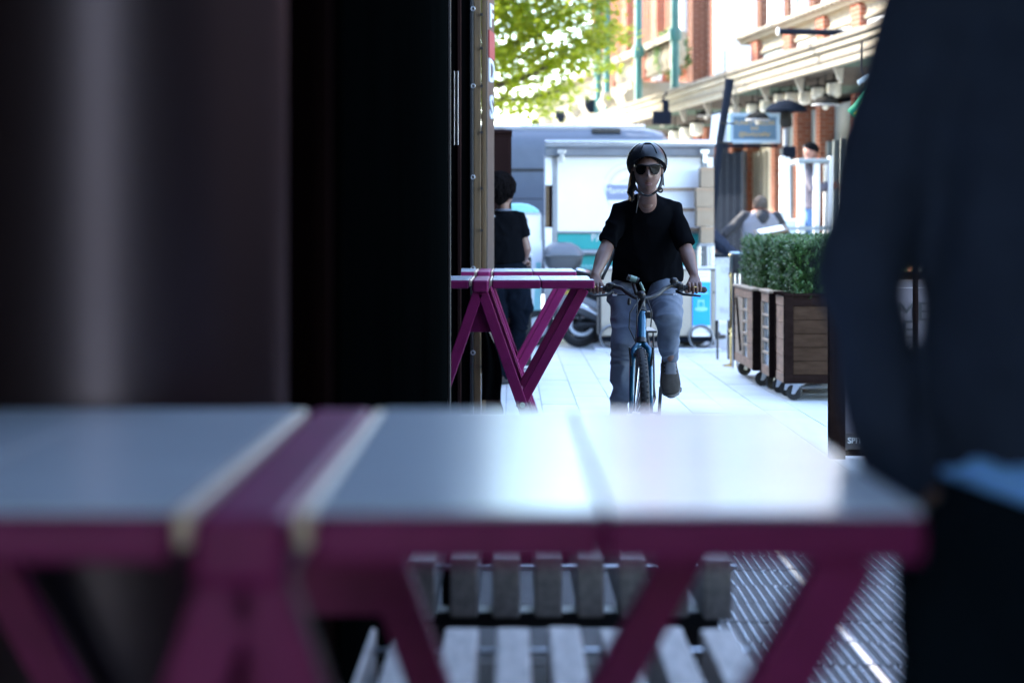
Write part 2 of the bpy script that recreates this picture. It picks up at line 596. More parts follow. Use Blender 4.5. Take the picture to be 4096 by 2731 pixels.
for k_ in ('tarp', 'tarpg', 'brownpanel', 'framedark', 'shutter', 'tee', 'brick', 'brickdark', 'cream', 'creamdirty', 'planterdark', 'planterfront', 'trousers', 'render', 'hall', 'roof', 'soffit', 'soffitgreen', 'lampgrey', 'hairgrey', 'vest', 'hairblack', 'capblack', 'denimdark', 'sneaker'):
    matte(M[k_])
# satin column paint: dark brown body with a constant soft sheen
_n = M['mauve'].node_tree
_d = _n.nodes.new('ShaderNodeBsdfDiffuse'); _d.inputs[0].default_value = (0.030, 0.018, 0.020, 1)
_g = _n.nodes.new('ShaderNodeBsdfGlossy'); _g.inputs[0].default_value = (0.115, 0.092, 0.110, 1); _g.inputs['Roughness'].default_value = 0.45
_m = _n.nodes.new('ShaderNodeMixShader'); _m.inputs[0].default_value = 0.55
_n.links.new(_d.outputs[0], _m.inputs[1]); _n.links.new(_g.outputs[0], _m.inputs[2])
_n.links.new(_m.outputs[0], _n.nodes['Material Output'].inputs[0])

# ================================================================== SETTING
mb = MB().box(-150, 150, -60, 300, -0.30, -0.035)
mb.build('ground', M['asphalt'], kind='structure')
tiles_far = mat('far_paving', (0.52, 0.545, 0.55), 0.6, var=0.08, scale=2)
MB().box(-4.2, 14, 24.56, 90, -0.034, -0.002).build('far_pavement', tiles_far, kind='structure')
MB().box(4.62, 14, 8.6, 24.55, -0.034, -0.003).build('side_pavement', tiles_far, kind='structure')
pave = MB().box(-4.2, 4.61, 8.66, 24.55, -0.034, -0.010).build('pavement', M['grout'], kind='structure')
slab_mesh = []
for k in range(3):
    s = MB().box(-0.1325, 0.1325, -0.597, 0.597, -0.024, 0.0)
    me = s.mesh('paving_slab')
    me.materials.append([M['slab'], mat('pale_stone_b', (0.585, 0.61, 0.61), 0.38, var=0.09, scale=3, bump=0.06, bscale=40), mat('pale_stone_c', (0.53, 0.555, 0.56), 0.46, var=0.10, scale=3, bump=0.06, bscale=40)][k])
    slab_mesh.append(me)
px0 = ORIG['pavement']
for i in range(20):
    x = -0.72 + i * 0.27
    off = [0.0, 0.62, 0.25, 0.9, 0.45][i % 5]
    for j in range(14):
        y = 8.0 + off + j * 1.2 + 0.6
        if y - 0.6 < 8.66 or y + 0.6 > 24.5:
            continue
        o = bpy.data.objects.new('paving_slab', random.choice(slab_mesh))
        C.objects.link(o)
        o.parent = pave
        o.location = Vector((x, y, random.uniform(-0.0015, 0.0015))) - px0
        o.rotation_euler = (random.uniform(-.0012, .0012), random.uniform(-.003, .003), 0)

# ribbed deck inside the passage
deck = MB().box(-3.0, 3.0, -8.0, 8.65, -0.034, -0.022).build('deck', M['grout'], kind='structure')
board = MB().box(-2.2, 2.2, -0.160, 0.160, -0.020, 0.0)
bm_ = board.mesh('deck_board')
bm_.materials.append(M['deck'])
ribs = MB()
x = 0.34
while x < 2.19:
    ribs.box(x - 0.0019, x + 0.0019, -0.152, 0.152, -0.001, 0.0045)
    x += 0.0345
wide = MB().box(-0.011, 0.011, -0.152, 0.152, -0.001, 0.006)
rm_ = ribs.mesh('deck_ribs'); rm_.materials.append(M['rib'])
wm_ = wide.mesh('wide_strip'); wm_.materials.append(M['chrome'])
sc = MB()
for dx in (-0.02, 0.02):
    sc.lathe([(0.006, -0.002), (0.006, 0.004), (0.003, 0.006)], (dx, 0.14, 0), seg=8)
scm = sc.mesh('screw_pair'); scm.materials.append(M['steel'])
for j in range(14):
    y = 8.47 - j * 0.325
    o = bpy.data.objects.new('deck_board', bm_); C.objects.link(o); o.parent = deck
    o.location = Vector((0.35, y, random.uniform(-.001, .001))) - ORIG['deck']
    q = bpy.data.objects.new('deck_ribs', rm_); C.objects.link(q); q.parent = o; q['kind'] = 'stuff'
    q.location.x = random.uniform(-0.006, 0.006)
    for dx in (1.08, 1.95):
        q = bpy.data.objects.new('wide_strip', wm_); C.objects.link(q); q.parent = o; q.location = (dx - 0.35 + 0.0, 0, 0)
        for e in (-0.09, 0.10):
            q = bpy.data.objects.new('screw_pair', scm); C.objects.link(q); q.parent = o; q.location = (dx - 0.35 + e, 0, 0)

# passage wall on the right; unseen roof mass and left wall added for shade
MB().box(-4.4, 3.3, -6.0, 2.3, 4.4, 13.0).build('shade_block', M['roof'], kind='structure')  # tall unseen block, added to keep overhead sky off camera-facing surfaces
w = MB().box(3.0, 3.3, -6.0, 8.6, -0.03, 4.4)
w.build('passage_wall', M['hall'], kind='structure')
MB().box(-4.5, -4.2, -9.0, 33.0, -0.03, 7.4).build('shade_wall', M['hall'], kind='structure')  # unseen tall wall, added to keep the sun off the street


w = MB().box(-0.5, 3.0, -6.0, -5.8, -0.03, 4.4)
w.build('back_shade_wall', M['hall'], kind='structure')  # unseen wall, added and sized to limit light from behind the camera
MB().box(-4.2, 0.15, 2.31, 12.9, 3.62, 3.70).build('shade_slab', M['roof'], kind='structure')  # unseen slab above the frame, added to darken the stalls

# ------------------------------------------------------------------ dark stalls down the left side
t = thing('market_stall', 'tall closed black market stall filling the left half of the view', 'market stall', (-1.3, 6.0, 0))
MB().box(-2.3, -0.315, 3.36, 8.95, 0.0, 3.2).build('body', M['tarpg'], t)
for i, (xa, xb) in enumerate([(-0.556, -0.318), (-0.86, -0.558), (-1.2, -0.862), (-1.8, -1.202)]):
    MB().box(xa, xb, 3.30, 3.358, 0.02, 3.2).build('board', M['brownpanel'], t, bevel=0.002)
for y0, y1 in ((3.37, 5.3), (5.303, 8.93)):
    MB().box(-0.314, -0.302, y0, y1, 0.04, 3.18).build('side_panel', M['tarpg'], t, bevel=0.001)
for y in (8.9,):
    MB().tube([(-0.297, y, 0.02), (-0.297, y, 3.2)], 0.011, 8).build('corner_pole', M['black'], t, smooth=40)
c = thing('column', 'thick round mauve grey column at the far left behind the large purple table', 'column', (-0.605, 2.99, 0))
MB().lathe([(0.25, 0.25), (0.25, 4.395)], (-0.605, 2.99, 0), seg=64).build('shaft', M['mauve'], c, smooth=50)
MB().lathe([(0.268, 0.0), (0.268, 0.20), (0.254, 0.249)], (-0.605, 2.99, 0), seg=64).build('base', M['mauve'], c, smooth=50)

t = thing('tarp_screen', 'black tarpaulin screen with a vertical pull handle between the purple tables', 'screen', (-1.2, 11.7, 0))
scr = MB()
nx, nz = 40, 16
xs_ = [-2.4 + (2.4 - 0.314) * i / nx for i in range(nx + 1)]
for i in range(nx + 1):
    for k in range(nz + 1):
        z = 0.02 + 3.3 * k / nz
        scr.v.append(Vector((xs_[i], 11.66 + 0.018 * math.sin(xs_[i] * 21 + 0.4 * math.sin(z * 2)), z)))
for i in range(nx):
    for k in range(nz):
        a = i * (nz + 1) + k
        scr.f.append((a, a + nz + 1, a + nz + 2, a + 1))
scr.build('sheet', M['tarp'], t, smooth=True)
MB().box(-0.335, -0.313, 11.63, 11.72, 0.0, 3.35).build('post', M['brownpanel'], t, bevel=0.004)
p0 = W(456, 71, 11.6); p1 = W(456, 145, 11.6)
h = MB().box(p0.x - 0.016, p0.x - 0.006, 11.585, 11.61, p1.z, p0.z).box(p0.x + 0.004, p0.x + 0.016, 11.58, 11.61, p1.z, p0.z)
h.build('handle', M['steel'], t, bevel=0.003)

t = thing('stall_end', 'black stall side standing against the brown timber post', 'stall side', (-1.2, 13.75, 0))
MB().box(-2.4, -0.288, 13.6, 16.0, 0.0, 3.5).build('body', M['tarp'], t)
MB().box(-0.3, -0.276, 13.56, 13.595, 0.0, 3.5).build('edge_strip', M['black'], t, bevel=0.004)
for z in (0.45, 1.05, 1.7, 2.35, 2.9):
    MB().torus((-0.278, 13.55, z), 0.014, 0.003, 'Y', 12, 6).build('cable_tie', M['steel'], t, smooth=True)

t = thing('timber_post', 'tall brown timber post with black bolts along the stall edge', 'post', (-0.225, 13.62, 0))
MB().box(-0.274, -0.222, 13.58, 13.68, 0.0, 3.6).build('plank', M['timber'], t, bevel=0.006)
MB().box(-0.219, -0.182, 13.60, 13.68, 0.0, 3.6).build('plank', M['timber'], t, bevel=0.006)
for z in [0.35, 0.85, 1.32, 1.62, 2.02, 2.35, 2.62, 2.86]:
    MB().lathe([(0.011, 0), (0.011, 0.014), (0.006, 0.02)], (-0.217, 13.578, z), 'Y', 8).xform(Matrix.Translation((0, -0.02, 0))).build('bolt', M['black'], t, smooth=40)
MB().tube([(-0.181, 13.57, 0.6), (-0.178, 13.565, 1.4), (-0.181, 13.57, 2.2), (-0.178, 13.57, 3.55)], 0.004, 6).build('cable', M['black'], t)

# vertical sign board beside the post
t = thing('stall_sign', 'narrow upright brown sign board with pale letters reading downwards and a red block', 'sign', (-0.15, 13.9, 0))
n0, n1 = W(487, 0, 13.75), W(494.5, 0, 14.15)
ux = (n1 - n0); ux.z = 0
L = ux.length; ux.normalize()
MB().obox(n0 + ux * L / 2 + Vector((0, 0, (0.35 + 3.7) / 2 - n0.z)) + Vector((-ux.y, ux.x, 0)) * 0.02, ux * L / 2, Vector((-ux.y, ux.x, 0)) * 0.018, (0, 0, 1.675)).build('board', M['signbrown'], t, bevel=0.004)
def sign_letter(ch, py, size):
    p = n0 + ux * (L * 0.56)
    p.z = EYE - (py - HY) / FPX * 13.95
    text(ch, 'letter', M['letter'], t, p - Vector((-ux.y, ux.x, 0)) * -0.0, size, ux, (0, 0, 1), 0.006, 'CENTER', 0.006, 1.75)
    return p
sign_letter('F', 17, 0.235); sign_letter('D', 72, 0.235); sign_letter('S', 108, 0.235)
pz = EYE - (45 - HY) / FPX * 13.95
MB().obox(Vector((0, 0, pz)) + Vector((n0.x, n0.y, 0)) + ux * L * 0.56 + Vector((ux.y, -ux.x, 0)) * 0.003, ux * L * 0.36, Vector((-ux.y, ux.x, 0)) * 0.004, (0, 0, 0.10)).build('red_block', M['red'], t)

t = thing('dark_cabinet', 'tall dark brown cabinet behind the head of the person in the black T-shirt', 'cabinet', (-0.09, 17.3, 0))
a, b = W(480, 0, 17.0).x, W(511.5, 0, 17.0).x
MB().box(a, b, 17.0, 17.6, 0.05, 2.19).build('body', M['brownpanel'], t, bevel=0.006)
MB().box(a - 0.01, b + 0.006, 16.985, 17.62, 2.192, 2.225).build('top', M['brownpanel'], t, bevel=0.005)
MB().box(a + 0.02, b - 0.02, 16.98, 16.998, 0.10, 2.15).build('door', M['brownpanel'], t, bevel=0.004)
t = thing('hanging_tarp', 'loose black tarp hanging at the foot of the brown timber post', 'tarp', (-0.15, 13.5, 0))
tp = MB()
for i in range(9):
    for k in range(13):
        u, v = i / 8, k / 12
        z = 0.62 - 0.50 * v
        wd = 0.03 + 0.085 * math.sin(min(1, v * 1.15) * math.pi * 0.62)
        tp.v.append(Vector((-0.215 + wd * u * 1.25, 13.52 + 0.018 * math.sin(u * 9 + v * 3) - 0.03 * v, z)))
for i in range(8):
    for k in range(12):
        a = i * 13 + k
        tp.f.append((a, a + 1, a + 14, a + 13))
o = tp.build('cloth', M['tarp'], t, smooth=True)
sd = o.modifiers.new('t', 'SOLIDIFY'); sd.thickness = 0.004
MB().prism([(-0.19, 13.6, 0.20), (-0.10, 13.6, 0.14), (-0.06, 13.6, 0.0), (-0.19, 13.6, 0.0)], (0, 0.3, 0)).build('weight_foot', M['brownpanel'], t, bevel=0.004)

# ------------------------------------------------------------------ buildings on the right
F0 = Vector((4.9, 24.8, 0)); BU = Vector((-0.146, 0.9893, 0)); BN = Vector((0.9893, 0.146, 0))
def B(a, b, z):
    return F0 + BU * a + BN * b + Vector((0, 0, z))
def BP(px, py, b):
    """(a, z) on the plane b behind the fascia seen at a pixel"""
    k = (px - HX) / FPX
    a = (k * (F0.y + b * BN.y) - F0.x - b * BN.x) / (BU.x - k * BU.y)
    Y = F0.y + a * BU.y + b * BN.y
    return a, EYE - (py - HY) / FPX * Y
def bbox(mb, a0, a1, b0, b1, z0, z1):
    c = B((a0 + a1) / 2, (b0 + b1) / 2, (z0 + z1) / 2)
    return mb.obox(c, BU * (a1 - a0) / 2, BN * (b1 - b0) / 2, (0, 0, (z1 - z0) / 2))
def bprism(mb, poly_bz, a0, a1):
    return mb.prism([B(a0, p[0], p[1]) for p in poly_bz], BU * (a1 - a0))

shop = thing('shop_building', 'long cream and red brick market building with a canopy over its shopfronts on the right', 'building', B(5, 3, 0))
# wall behind the shopfront and above the canopy
bbox(MB(), -8, 12.4, 2.7, 9.0, 0.0, 3.95).build('shop_wall', M['framedark'], shop)
bbox(MB(), -8, 11.0, 1.32, 9.0, 4.02, 4.869).build('clerestory_wall', M['cream'], shop)
bbox(MB(), -8, 11.2, 2.3, 9.0, 5.15, 9.5).build('upper_wall', M['brick'], shop)
bprism(MB(), [(1.10, 4.87), (1.06, 4.93), (1.00, 4.98), (1.00, 5.03), (2.28, 5.06), (2.28, 4.87)], -8, 11.3).build('cornice', M['cream'], shop, bevel=0.01)
dn = MB()
a = -2.0
while a < 11.2:
    bbox(dn, a, a + 0.12, 0.985, 1.09, 4.945, 4.985)
    a += 0.24
dn.build('dentil_band', M['creamdirty'], shop, kind='stuff')
piers = [BP(758, 60, 1.2)[0], BP(791, 60, 1.2)[0], BP(824, 60, 1.2)[0], BP(860, 40, 1.2)[0], BP(900, 40, 1.2)[0], BP(945, 40, 1.2)[0]]
for a in piers:
    bbox(MB(), a - 0.22, a + 0.22, 1.12, 1.318, 4.02, 4.866).build('brick_pier', M['brick'], shop, bevel=0.01)
for i in range(len(piers) - 1):
    a1, a0 = piers[i] - 0.24, piers[i + 1] + 0.24
    bprism(MB(), [(1.19, 4.60), (1.17, 4.64), (1.22, 4.68), (1.22, 4.80), (1.16, 4.865), (1.318, 4.865), (1.318, 4.60)], a0, a1).build('cream_panel', M['cream'], shop, bevel=0.008)
    n = 3
    for k in range(n):
        q0 = a0 + (a1 - a0) * k / n; q1 = a0 + (a1 - a0) * (k + 1) / n
        fr = MB()
        bbox(fr, q0 + 0.02, q0 + 0.09, 1.23, 1.31, 4.06, 4.595); bbox(fr, q1 - 0.09, q1 - 0.02, 1.23, 1.31, 4.06, 4.595)
        bbox(fr, q0 + 0.091, q1 - 0.091, 1.23, 1.31, 4.53, 4.595); bbox(fr, q0 + 0.091, q1 - 0.091, 1.23, 1.31, 4.06, 4.12)
        wf = fr.build('clerestory_window', M['frameblue'] if i == 0 else M['white'], shop, bevel=0.006)
        bbox(MB(), q0 + 0.09, q1 - 0.09, 1.27, 1.30, 4.121, 4.529).build('pane', M['glass'], wf)
# upper brick wall windows with white frames
for px, w_ in ((778, .5), (806, .9), (838, 1.0), (868, 1.0), (905, 1.0)):
    a, z = BP(px, 5, 2.3)
    fr = MB()
    bbox(fr, a - w_ / 2, a - w_ / 2 + 0.16, 2.16, 2.295, 5.2, 7.6); bbox(fr, a + w_ / 2 - 0.16, a + w_ / 2, 2.16, 2.295, 5.2, 7.6)
    wf = fr.build('upper_window', M['white'], shop, bevel=0.01)
    bbox(MB(), a - w_ / 2 + 0.161, a + w_ / 2 - 0.161, 2.22, 2.285, 5.25, 7.6).build('pane', M['mirror'], wf)
for k, px in enumerate((768, 796, 822, 855)):
    a, z = BP(px, 5, 2.3)
    bbox(MB(), a - 0.16, a + 0.16, 2.1, 2.297, 5.15, 8.5).build('brick_strip', M['brickdark'], shop, bevel=0.01)
# canopy: roof sheet, layered fascia, soffit panels, brackets
bprism(MB(), [(0.05, 4.005), (1.11, 4.17), (1.11, 4.05), (0.05, 3.90)], -8, 23).build('canopy_roof', M['creamdirty'], shop)
bprism(MB(), [(-0.14, 3.99), (-0.14, 4.06), (-0.06, 4.09), (0.04, 4.09), (0.04, 3.99)], -8, 23).build('gutter', M['creamdirty'], shop, bevel=0.012)
bprism(MB(), [(-0.10, 3.90), (-0.10, 3.985), (0.04, 3.985), (0.04, 3.90)], -8, 23).build('fascia_moulding', M['cream'], shop, bevel=0.015)
bprism(MB(), [(-0.05, 3.66), (-0.05, 3.897), (0.045, 3.897), (0.045, 3.66)], -8, 23).build('fascia', M['cream'], shop, bevel=0.01)
bprism(MB(), [(-0.075, 3.76), (-0.075, 3.80), (-0.053, 3.80), (-0.053, 3.76)], -8, 23).build('fascia_strip', M['creamdirty'], shop)
a = -7.0
i = 0
while a < 22:
    bprism(MB(), [(0.06, 3.72), (2.66, 3.80), (2.66, 3.76), (0.06, 3.68)], a, a + 1.86).build('soffit_panel', [M['soffit'], M['soffitgreen'], M['soffit']][i % 3], shop)
    br = MB()
    bprism(br, [(0.07, 3.67), (0.16, 3.46), (0.20, 3.45), (0.22, 3.68)], a - 0.05, a - 0.01)
    br.build('bracket', M['framecream'], shop)
    a += 1.9
    i += 1
# shopfronts: brick piers, mullions, panes, stall risers
fronts = [757, 785, 808, 831, 868, 925]
ap = [BP(p, 150, 2.2)[0] for p in fronts] + [-6.0]
ap = [BP(742, 150, 2.2)[0], BP(715, 150, 2.2)[0]][::-1] + ap
ap = sorted(ap, reverse=True)
for a in ap:
    bbox(MB(), a - 0.13, a + 0.13, 1.95, 2.44, 0.0, 3.66).build('shop_pier', M['brick'], shop, bevel=0.01)
for i in range(len(ap) - 1):
    a1, a0 = ap[i] - 0.14, ap[i + 1] + 0.14
    w_ = a1 - a0
    if w_ < 0.3:
        continue
    fm = [M['framedark'], M['framedark'], M['framecream'], M['frameblue'], M['frameblue'], M['frameblue'], M['framecream'], M['frameblue']][i % 8]
    bbox(MB(), a0, a1, 2.22, 2.42, 0.0, 0.7).build('stall_riser', fm, shop, bevel=0.01)
    bbox(MB(), a0, a1, 2.22, 2.42, 2.95, 3.6).build('name_board', fm, shop, bevel=0.01)
    n = max(2, int(w_ / 0.42))
    for k in range(n + 1):
        q = a0 + 0.04 + (w_ - 0.08) * k / n
        bbox(MB(), q - 0.05, q + 0.05, 2.06, 2.36, 0.702, 2.948).build('mullion', fm, shop, bevel=0.006)
    for k in range(n):
        q0 = a0 + 0.04 + (w_ - 0.08) * k / n + 0.041; q1 = a0 + 0.04 + (w_ - 0.08) * (k + 1) / n - 0.041
        bbox(MB(), q0, q1, 2.29, 2.31, 0.71, 2.94).build('shop_pane', M['glass'] if (k + i) % 3 else M['mirror'], shop)

# folded dark shutters in front of the far shopfront
a1_, a0_ = BP(718, 180, 1.7)[0], BP(746, 180, 1.7)[0]
nsh = 8
for k in range(nsh):
    q0 = a0_ + (a1_ - a0_) * k / nsh; q1 = a0_ + (a1_ - a0_) * (k + 1) / nsh
    p0_, p1_ = B(q0, 1.62 + .16 * (k % 2), 0), B(q1, 1.62 + .16 * ((k + 1) % 2), 0)
    d_ = (p1_ - p0_); d_.normalize()
    MB().obox((p0_ + p1_) / 2 + Vector((0, 0, 1.5)), d_ * ((p1_ - p0_).length / 2 - .006), d_.cross(Vector((0, 0, 1))) * .018, (0, 0, 1.45)).build('shutter_leaf', M['framedark'] if k % 2 else M['shutter'], shop, bevel=0.004)

# the brick house with balcony further along
house = thing('brick_house', 'red ribbed brick house with green pipes and a balustraded balcony beyond the canopy', 'building', B(25, 4, 0))
aL, aR = 33.0, BP(703, 50, 2.2)[0]
bbox(MB(), aR, aL, 2.5, 10.0, 0.0, 12.0).build('house_wall', M['brick'], house)
bbox(MB(), aR - 0.05, aR - 0.003, 2.45, 10.0, 4.0, 12.0).build('sky_white_end_wall', M['render'], house)  # end wall painted white to stand in for a bright sky gap
rb = MB()
a = aR + 0.7
while a < aL - 0.3:
    bbox(rb, a, a + 0.16, 2.30, 2.498, 5.2, 11.9)
    a += 0.34
rb.build('brick_ribs', M['brick'], house, kind='stuff')
for px in (693, 657, 627):
    a, z = BP(px, 40, 2.2)
    bbox(MB(), a - 0.28, a + 0.28, 2.12, 2.497, 4.4, 11.95).build('brick_pier', M['brickdark'] if px == 693 else M['brick'], house, bevel=0.01)
for px, in ((687,), ):
    a, z = BP(px, 20, 2.2)
    bbox(MB(), a - 0.12, a + 0.12, 2.05, 2.29, 5.6, 11.0).build('white_window_frame', M['white'], house, bevel=0.01)
# balcony: floor slab, coping, balusters, piers
bprism(MB(), [(0.55, 4.55), (0.50, 4.75), (2.49, 4.75), (2.49, 4.55)], aR, aL).build('balcony_floor', M['cream'], house, bevel=0.01)
coping = [(aR + 0.1, BP(672, 60, .6)[0] - 0.25), (BP(672, 60, .6)[0] + 0.1, BP(642, 75, .6)[0] - 0.25), (BP(642, 75, .6)[0] + 0.1, BP(612, 90, .6)[0] - 0.25), (BP(612, 90, .6)[0] + 0.1, aL)]
for q0, q1 in coping:
    bprism(MB(), [(0.52, 5.32), (0.52, 5.46), (0.60, 5.50), (0.80, 5.50), (0.86, 5.46), (0.86, 5.32)], q0, q1).build('coping', M['cream'], house, bevel=0.01)
    bbox(MB(), q0 - 0.17, q0 + 0.17, 0.62, 0.80, 4.752, 5.318).build('balcony_pier', M['brick'], house, bevel=0.01)
    n = max(2, int((q1 - q0) / 0.42))
    for k in range(n):
        q = q0 + 0.35 + (q1 - q0 - 0.5) * k / max(1, n - 1)
        MB().lathe([(0.075, 4.752), (0.075, 4.82), (0.05, 4.86), (0.105, 5.0), (0.085, 5.1), (0.045, 5.24), (0.07, 5.317)], B(q, 0.70, 0), seg=10).build('baluster', M['cream'], house, smooth=True)
bprism(MB(), [(0.30, 4.20), (0.22, 4.42), (0.30, 4.50), (0.30, 4.545), (2.4, 4.545), (2.4, 4.20)], aR - 0.5, aL).build('frieze', M['cream'], house, bevel=0.012)
for k in range(7):
    a = aR + 0.6 + k * 2.1
    bprism(MB(), [(-0.02, 4.54), (-0.02, 4.36), (0.10, 4.20), (0.21, 4.20), (0.21, 4.54)], a, a + 0.2).build('console', M['framedark'] if k % 2 else M['cream'], house, bevel=0.01)
for px, b in ((681, 0.3), (644, 0.35), (612, 0.4), (603, 0.4)):
    a, z = BP(px, 60, b)
    zb = 4.15
    MB().tube([B(a, b - 0.12, 12.0), B(a, b - 0.12, 6.0), B(a, b - 0.12, zb)], 0.085, 10).lathe([(0.12, 5.1), (0.13, 5.16), (0.13, 5.28), (0.12, 5.34)], B(a, b - 0.12, 0), seg=10).build('downpipe', M['greenpipe'], house, smooth=40)
# lower facade of the house
for k in range(9):
    a = aR + 0.2 + k * 1.7
    if a > aL - 0.4:
        break
    bbox(MB(), a, a + 0.4, 2.1, 2.497, 0.0, 3.64).build('shop_pier', M['brick'], house, bevel=0.01)
    bbox(MB(), a + 0.45, min(aL, a + 1.65), 2.30, 2.49, 0.1, 3.6).build('shop_pane', M['mirror'], house)

# plants on the balcony
def leafy(mb, c, r, n, s, flat=1.0):
    for i in range(n):
        while True:
            d = Vector((random.uniform(-1, 1), random.uniform(-1, 1), random.uniform(-1, 1)))
            if d.length < 1:
                break
        d = d * (0.55 + 0.45 * random.random())
        p = Vector(c) + Vector((d.x * r[0], d.y * r[1], d.z * r[2]))
        leaf_quad(mb, p, s * random.uniform(0.6, 1.3), flat)
def leaf_quad(mb, p, s, flat=1.0, up=None):
    n = Vector((random.gauss(0, 1), random.gauss(0, 1), random.gauss(0, 1) + flat)).normalized()
    t = n.orthogonal().normalized()
    t = Matrix.Rotation(random.uniform(0, 6.28), 3, n) @ t
    q = n.cross(t)
    mb.add([p - t * s, p + q * s * 0.55 + n * s * 0.12, p + t * s, p - q * s * 0.55 + n * s * 0.12], [(0, 1, 2, 3)])
for px, py, w_, h_, lab, fl in ((670, 53, .45, .62, 'bushy green shrub on the balcony beside the green pipe', 0), (650, 62, .25, .28, 'small pale potted plant on the balcony further along', 1)):
    a, z = BP(px, py, 0.9)
    p = thing('balcony_plant', lab, 'plant', B(a, 0.95, 4.752))
    MB().lathe([(0.10, 4.752), (0.15, 5.0), (0.16, 5.02)], B(a, 1.05, 0), seg=12).build('pot', M['white'] if fl else M['greenpipe'], p, smooth=40)
    f = MB(); leafy(f, B(a, 0.95, z), (w_, w_, h_), 2600 if not fl else 420, 0.055)
    MB().tube([B(a, 1.05, 5.02), B(a, 1.0, z)], 0.02, 6).build('stem', M['bark'], p)
    f.build('foliage', M['plant'], p)

# ------------------------------------------------------------------ tree over the van
tr = thing('tree', 'broad tree with fresh lime green leaves above the grey van', 'tree', (-2.6, 36.5, 0))
MB().tube([(-2.6, 36.5, 0), (-2.5, 36.5, 2.0), (-2.3, 36.6, 4.0), (-2.0, 36.7, 6.2), (-1.8, 36.7, 8.4)], [.30, .24, .20, .14, .06], 12).build('trunk', M['bark'], tr, smooth=True)
limbs = []
def limb(pts, r0, r1):
    n = len(pts)
    MB().tube(pts, [r0 + (r1 - r0) * i / (n - 1) for i in range(n)], 8).build('limb', M['bark'], tr, smooth=True)
    limbs.append([Vector(p) for p in pts])
Q = lambda px, py, Y: W(px, py, Y)
limb([(-2.2, 36.6, 4.3), Q(470, 88, 36.2), Q(500, 84, 36.0), Q(528, 76, 35.8), Q(548, 66, 35.6)], .12, .03)
limb([(-2.3, 36.6, 3.6), Q(480, 118, 36.6), Q(503, 98, 36.6), Q(516, 82, 36.5)], .09, .03)
limb([(-2.1, 36.7, 5.4), Q(480, 62, 36.9), Q(510, 44, 36.9), Q(545, 30, 36.8), Q(585, 22, 36.6)], .10, .02)
limb([(-2.0, 36.7, 6.2), Q(500, 10, 37), Q(540, -25, 37), Q(590, -40, 37)], .10, .02)
limb([(-2.2, 36.6, 4.8), Q(490, 100, 35.2), Q(530, 98, 35.0), Q(562, 90, 34.8)], .06, .015)
fl = MB()
rnd = random.Random(5)
def spray(p, n, wx, wz, s):
    for i in range(n):
        d = Vector((rnd.gauss(0, wx), rnd.gauss(0, wx * 1.1), rnd.gauss(0, wz)))
        q = p + d
        q.z -= abs(d.x) * 0.15
        ss = s * rnd.uniform(0.6, 1.25)
        nn = Vector((rnd.gauss(0, .55), rnd.gauss(0, .55) - 0.25, 1.0)).normalized()
        t = Matrix.Rotation(rnd.uniform(0, 6.28), 3, nn) @ nn.orthogonal().normalized()
        w2 = nn.cross(t)
        # five lobed leaf
        pts = []
        for k, (aa, rr) in enumerate(((-2.6, .55), (-1.9, .35), (-1.35, .95), (-.75, .5), (0, 1.15), (.75, .5), (1.35, .95), (1.9, .35), (2.6, .55))):
            pts.append(q + t * (math.cos(aa) * rr * ss) + w2 * (math.sin(aa) * rr * ss) + nn * (-0.10 * rr * ss))
        fl.add(pts, [tuple(range(9))])
cents = []
for i in range(680):
    px, py = rnd.uniform(380, 606), rnd.uniform(-60, 112)
    lim = 606 - max(0, py - 20) * 0.55 + (14 if 20 < py < 45 else 0)
    if px > lim:
        continue
    dens = 1.0 if py < 70 else 0.55 if py < 95 else 0.42
    if rnd.random() > dens:
        continue
    cents.append((px, py))
for px, py in [(612, 26), (618, 30), (608, 36), (598, 40), (604, 64), (608, 66), (596, 62), (580, 48), (586, 52), (570, 82), (576, 84), (550, 100), (535, 108), (540, 116), (528, 92), (512, 112), (500, 104), (584, 12), (600, 8), (570, 5)]:
    cents.append((px, py))
for px, py in cents:
    Y = rnd.uniform(34.2, 38.5)
    spray(Q(px, py, Y), rnd.randint(24, 42), 0.25, 0.08, 0.085)
for i in range(150):            # the rest of the crown, out of frame
    spray(Vector((rnd.uniform(-6.5, 0.8), rnd.uniform(34, 41), rnd.uniform(5.0, 9.5))), 26, 0.35, 0.14, 0.085)
fl.build('crown', M['leaf'], tr)

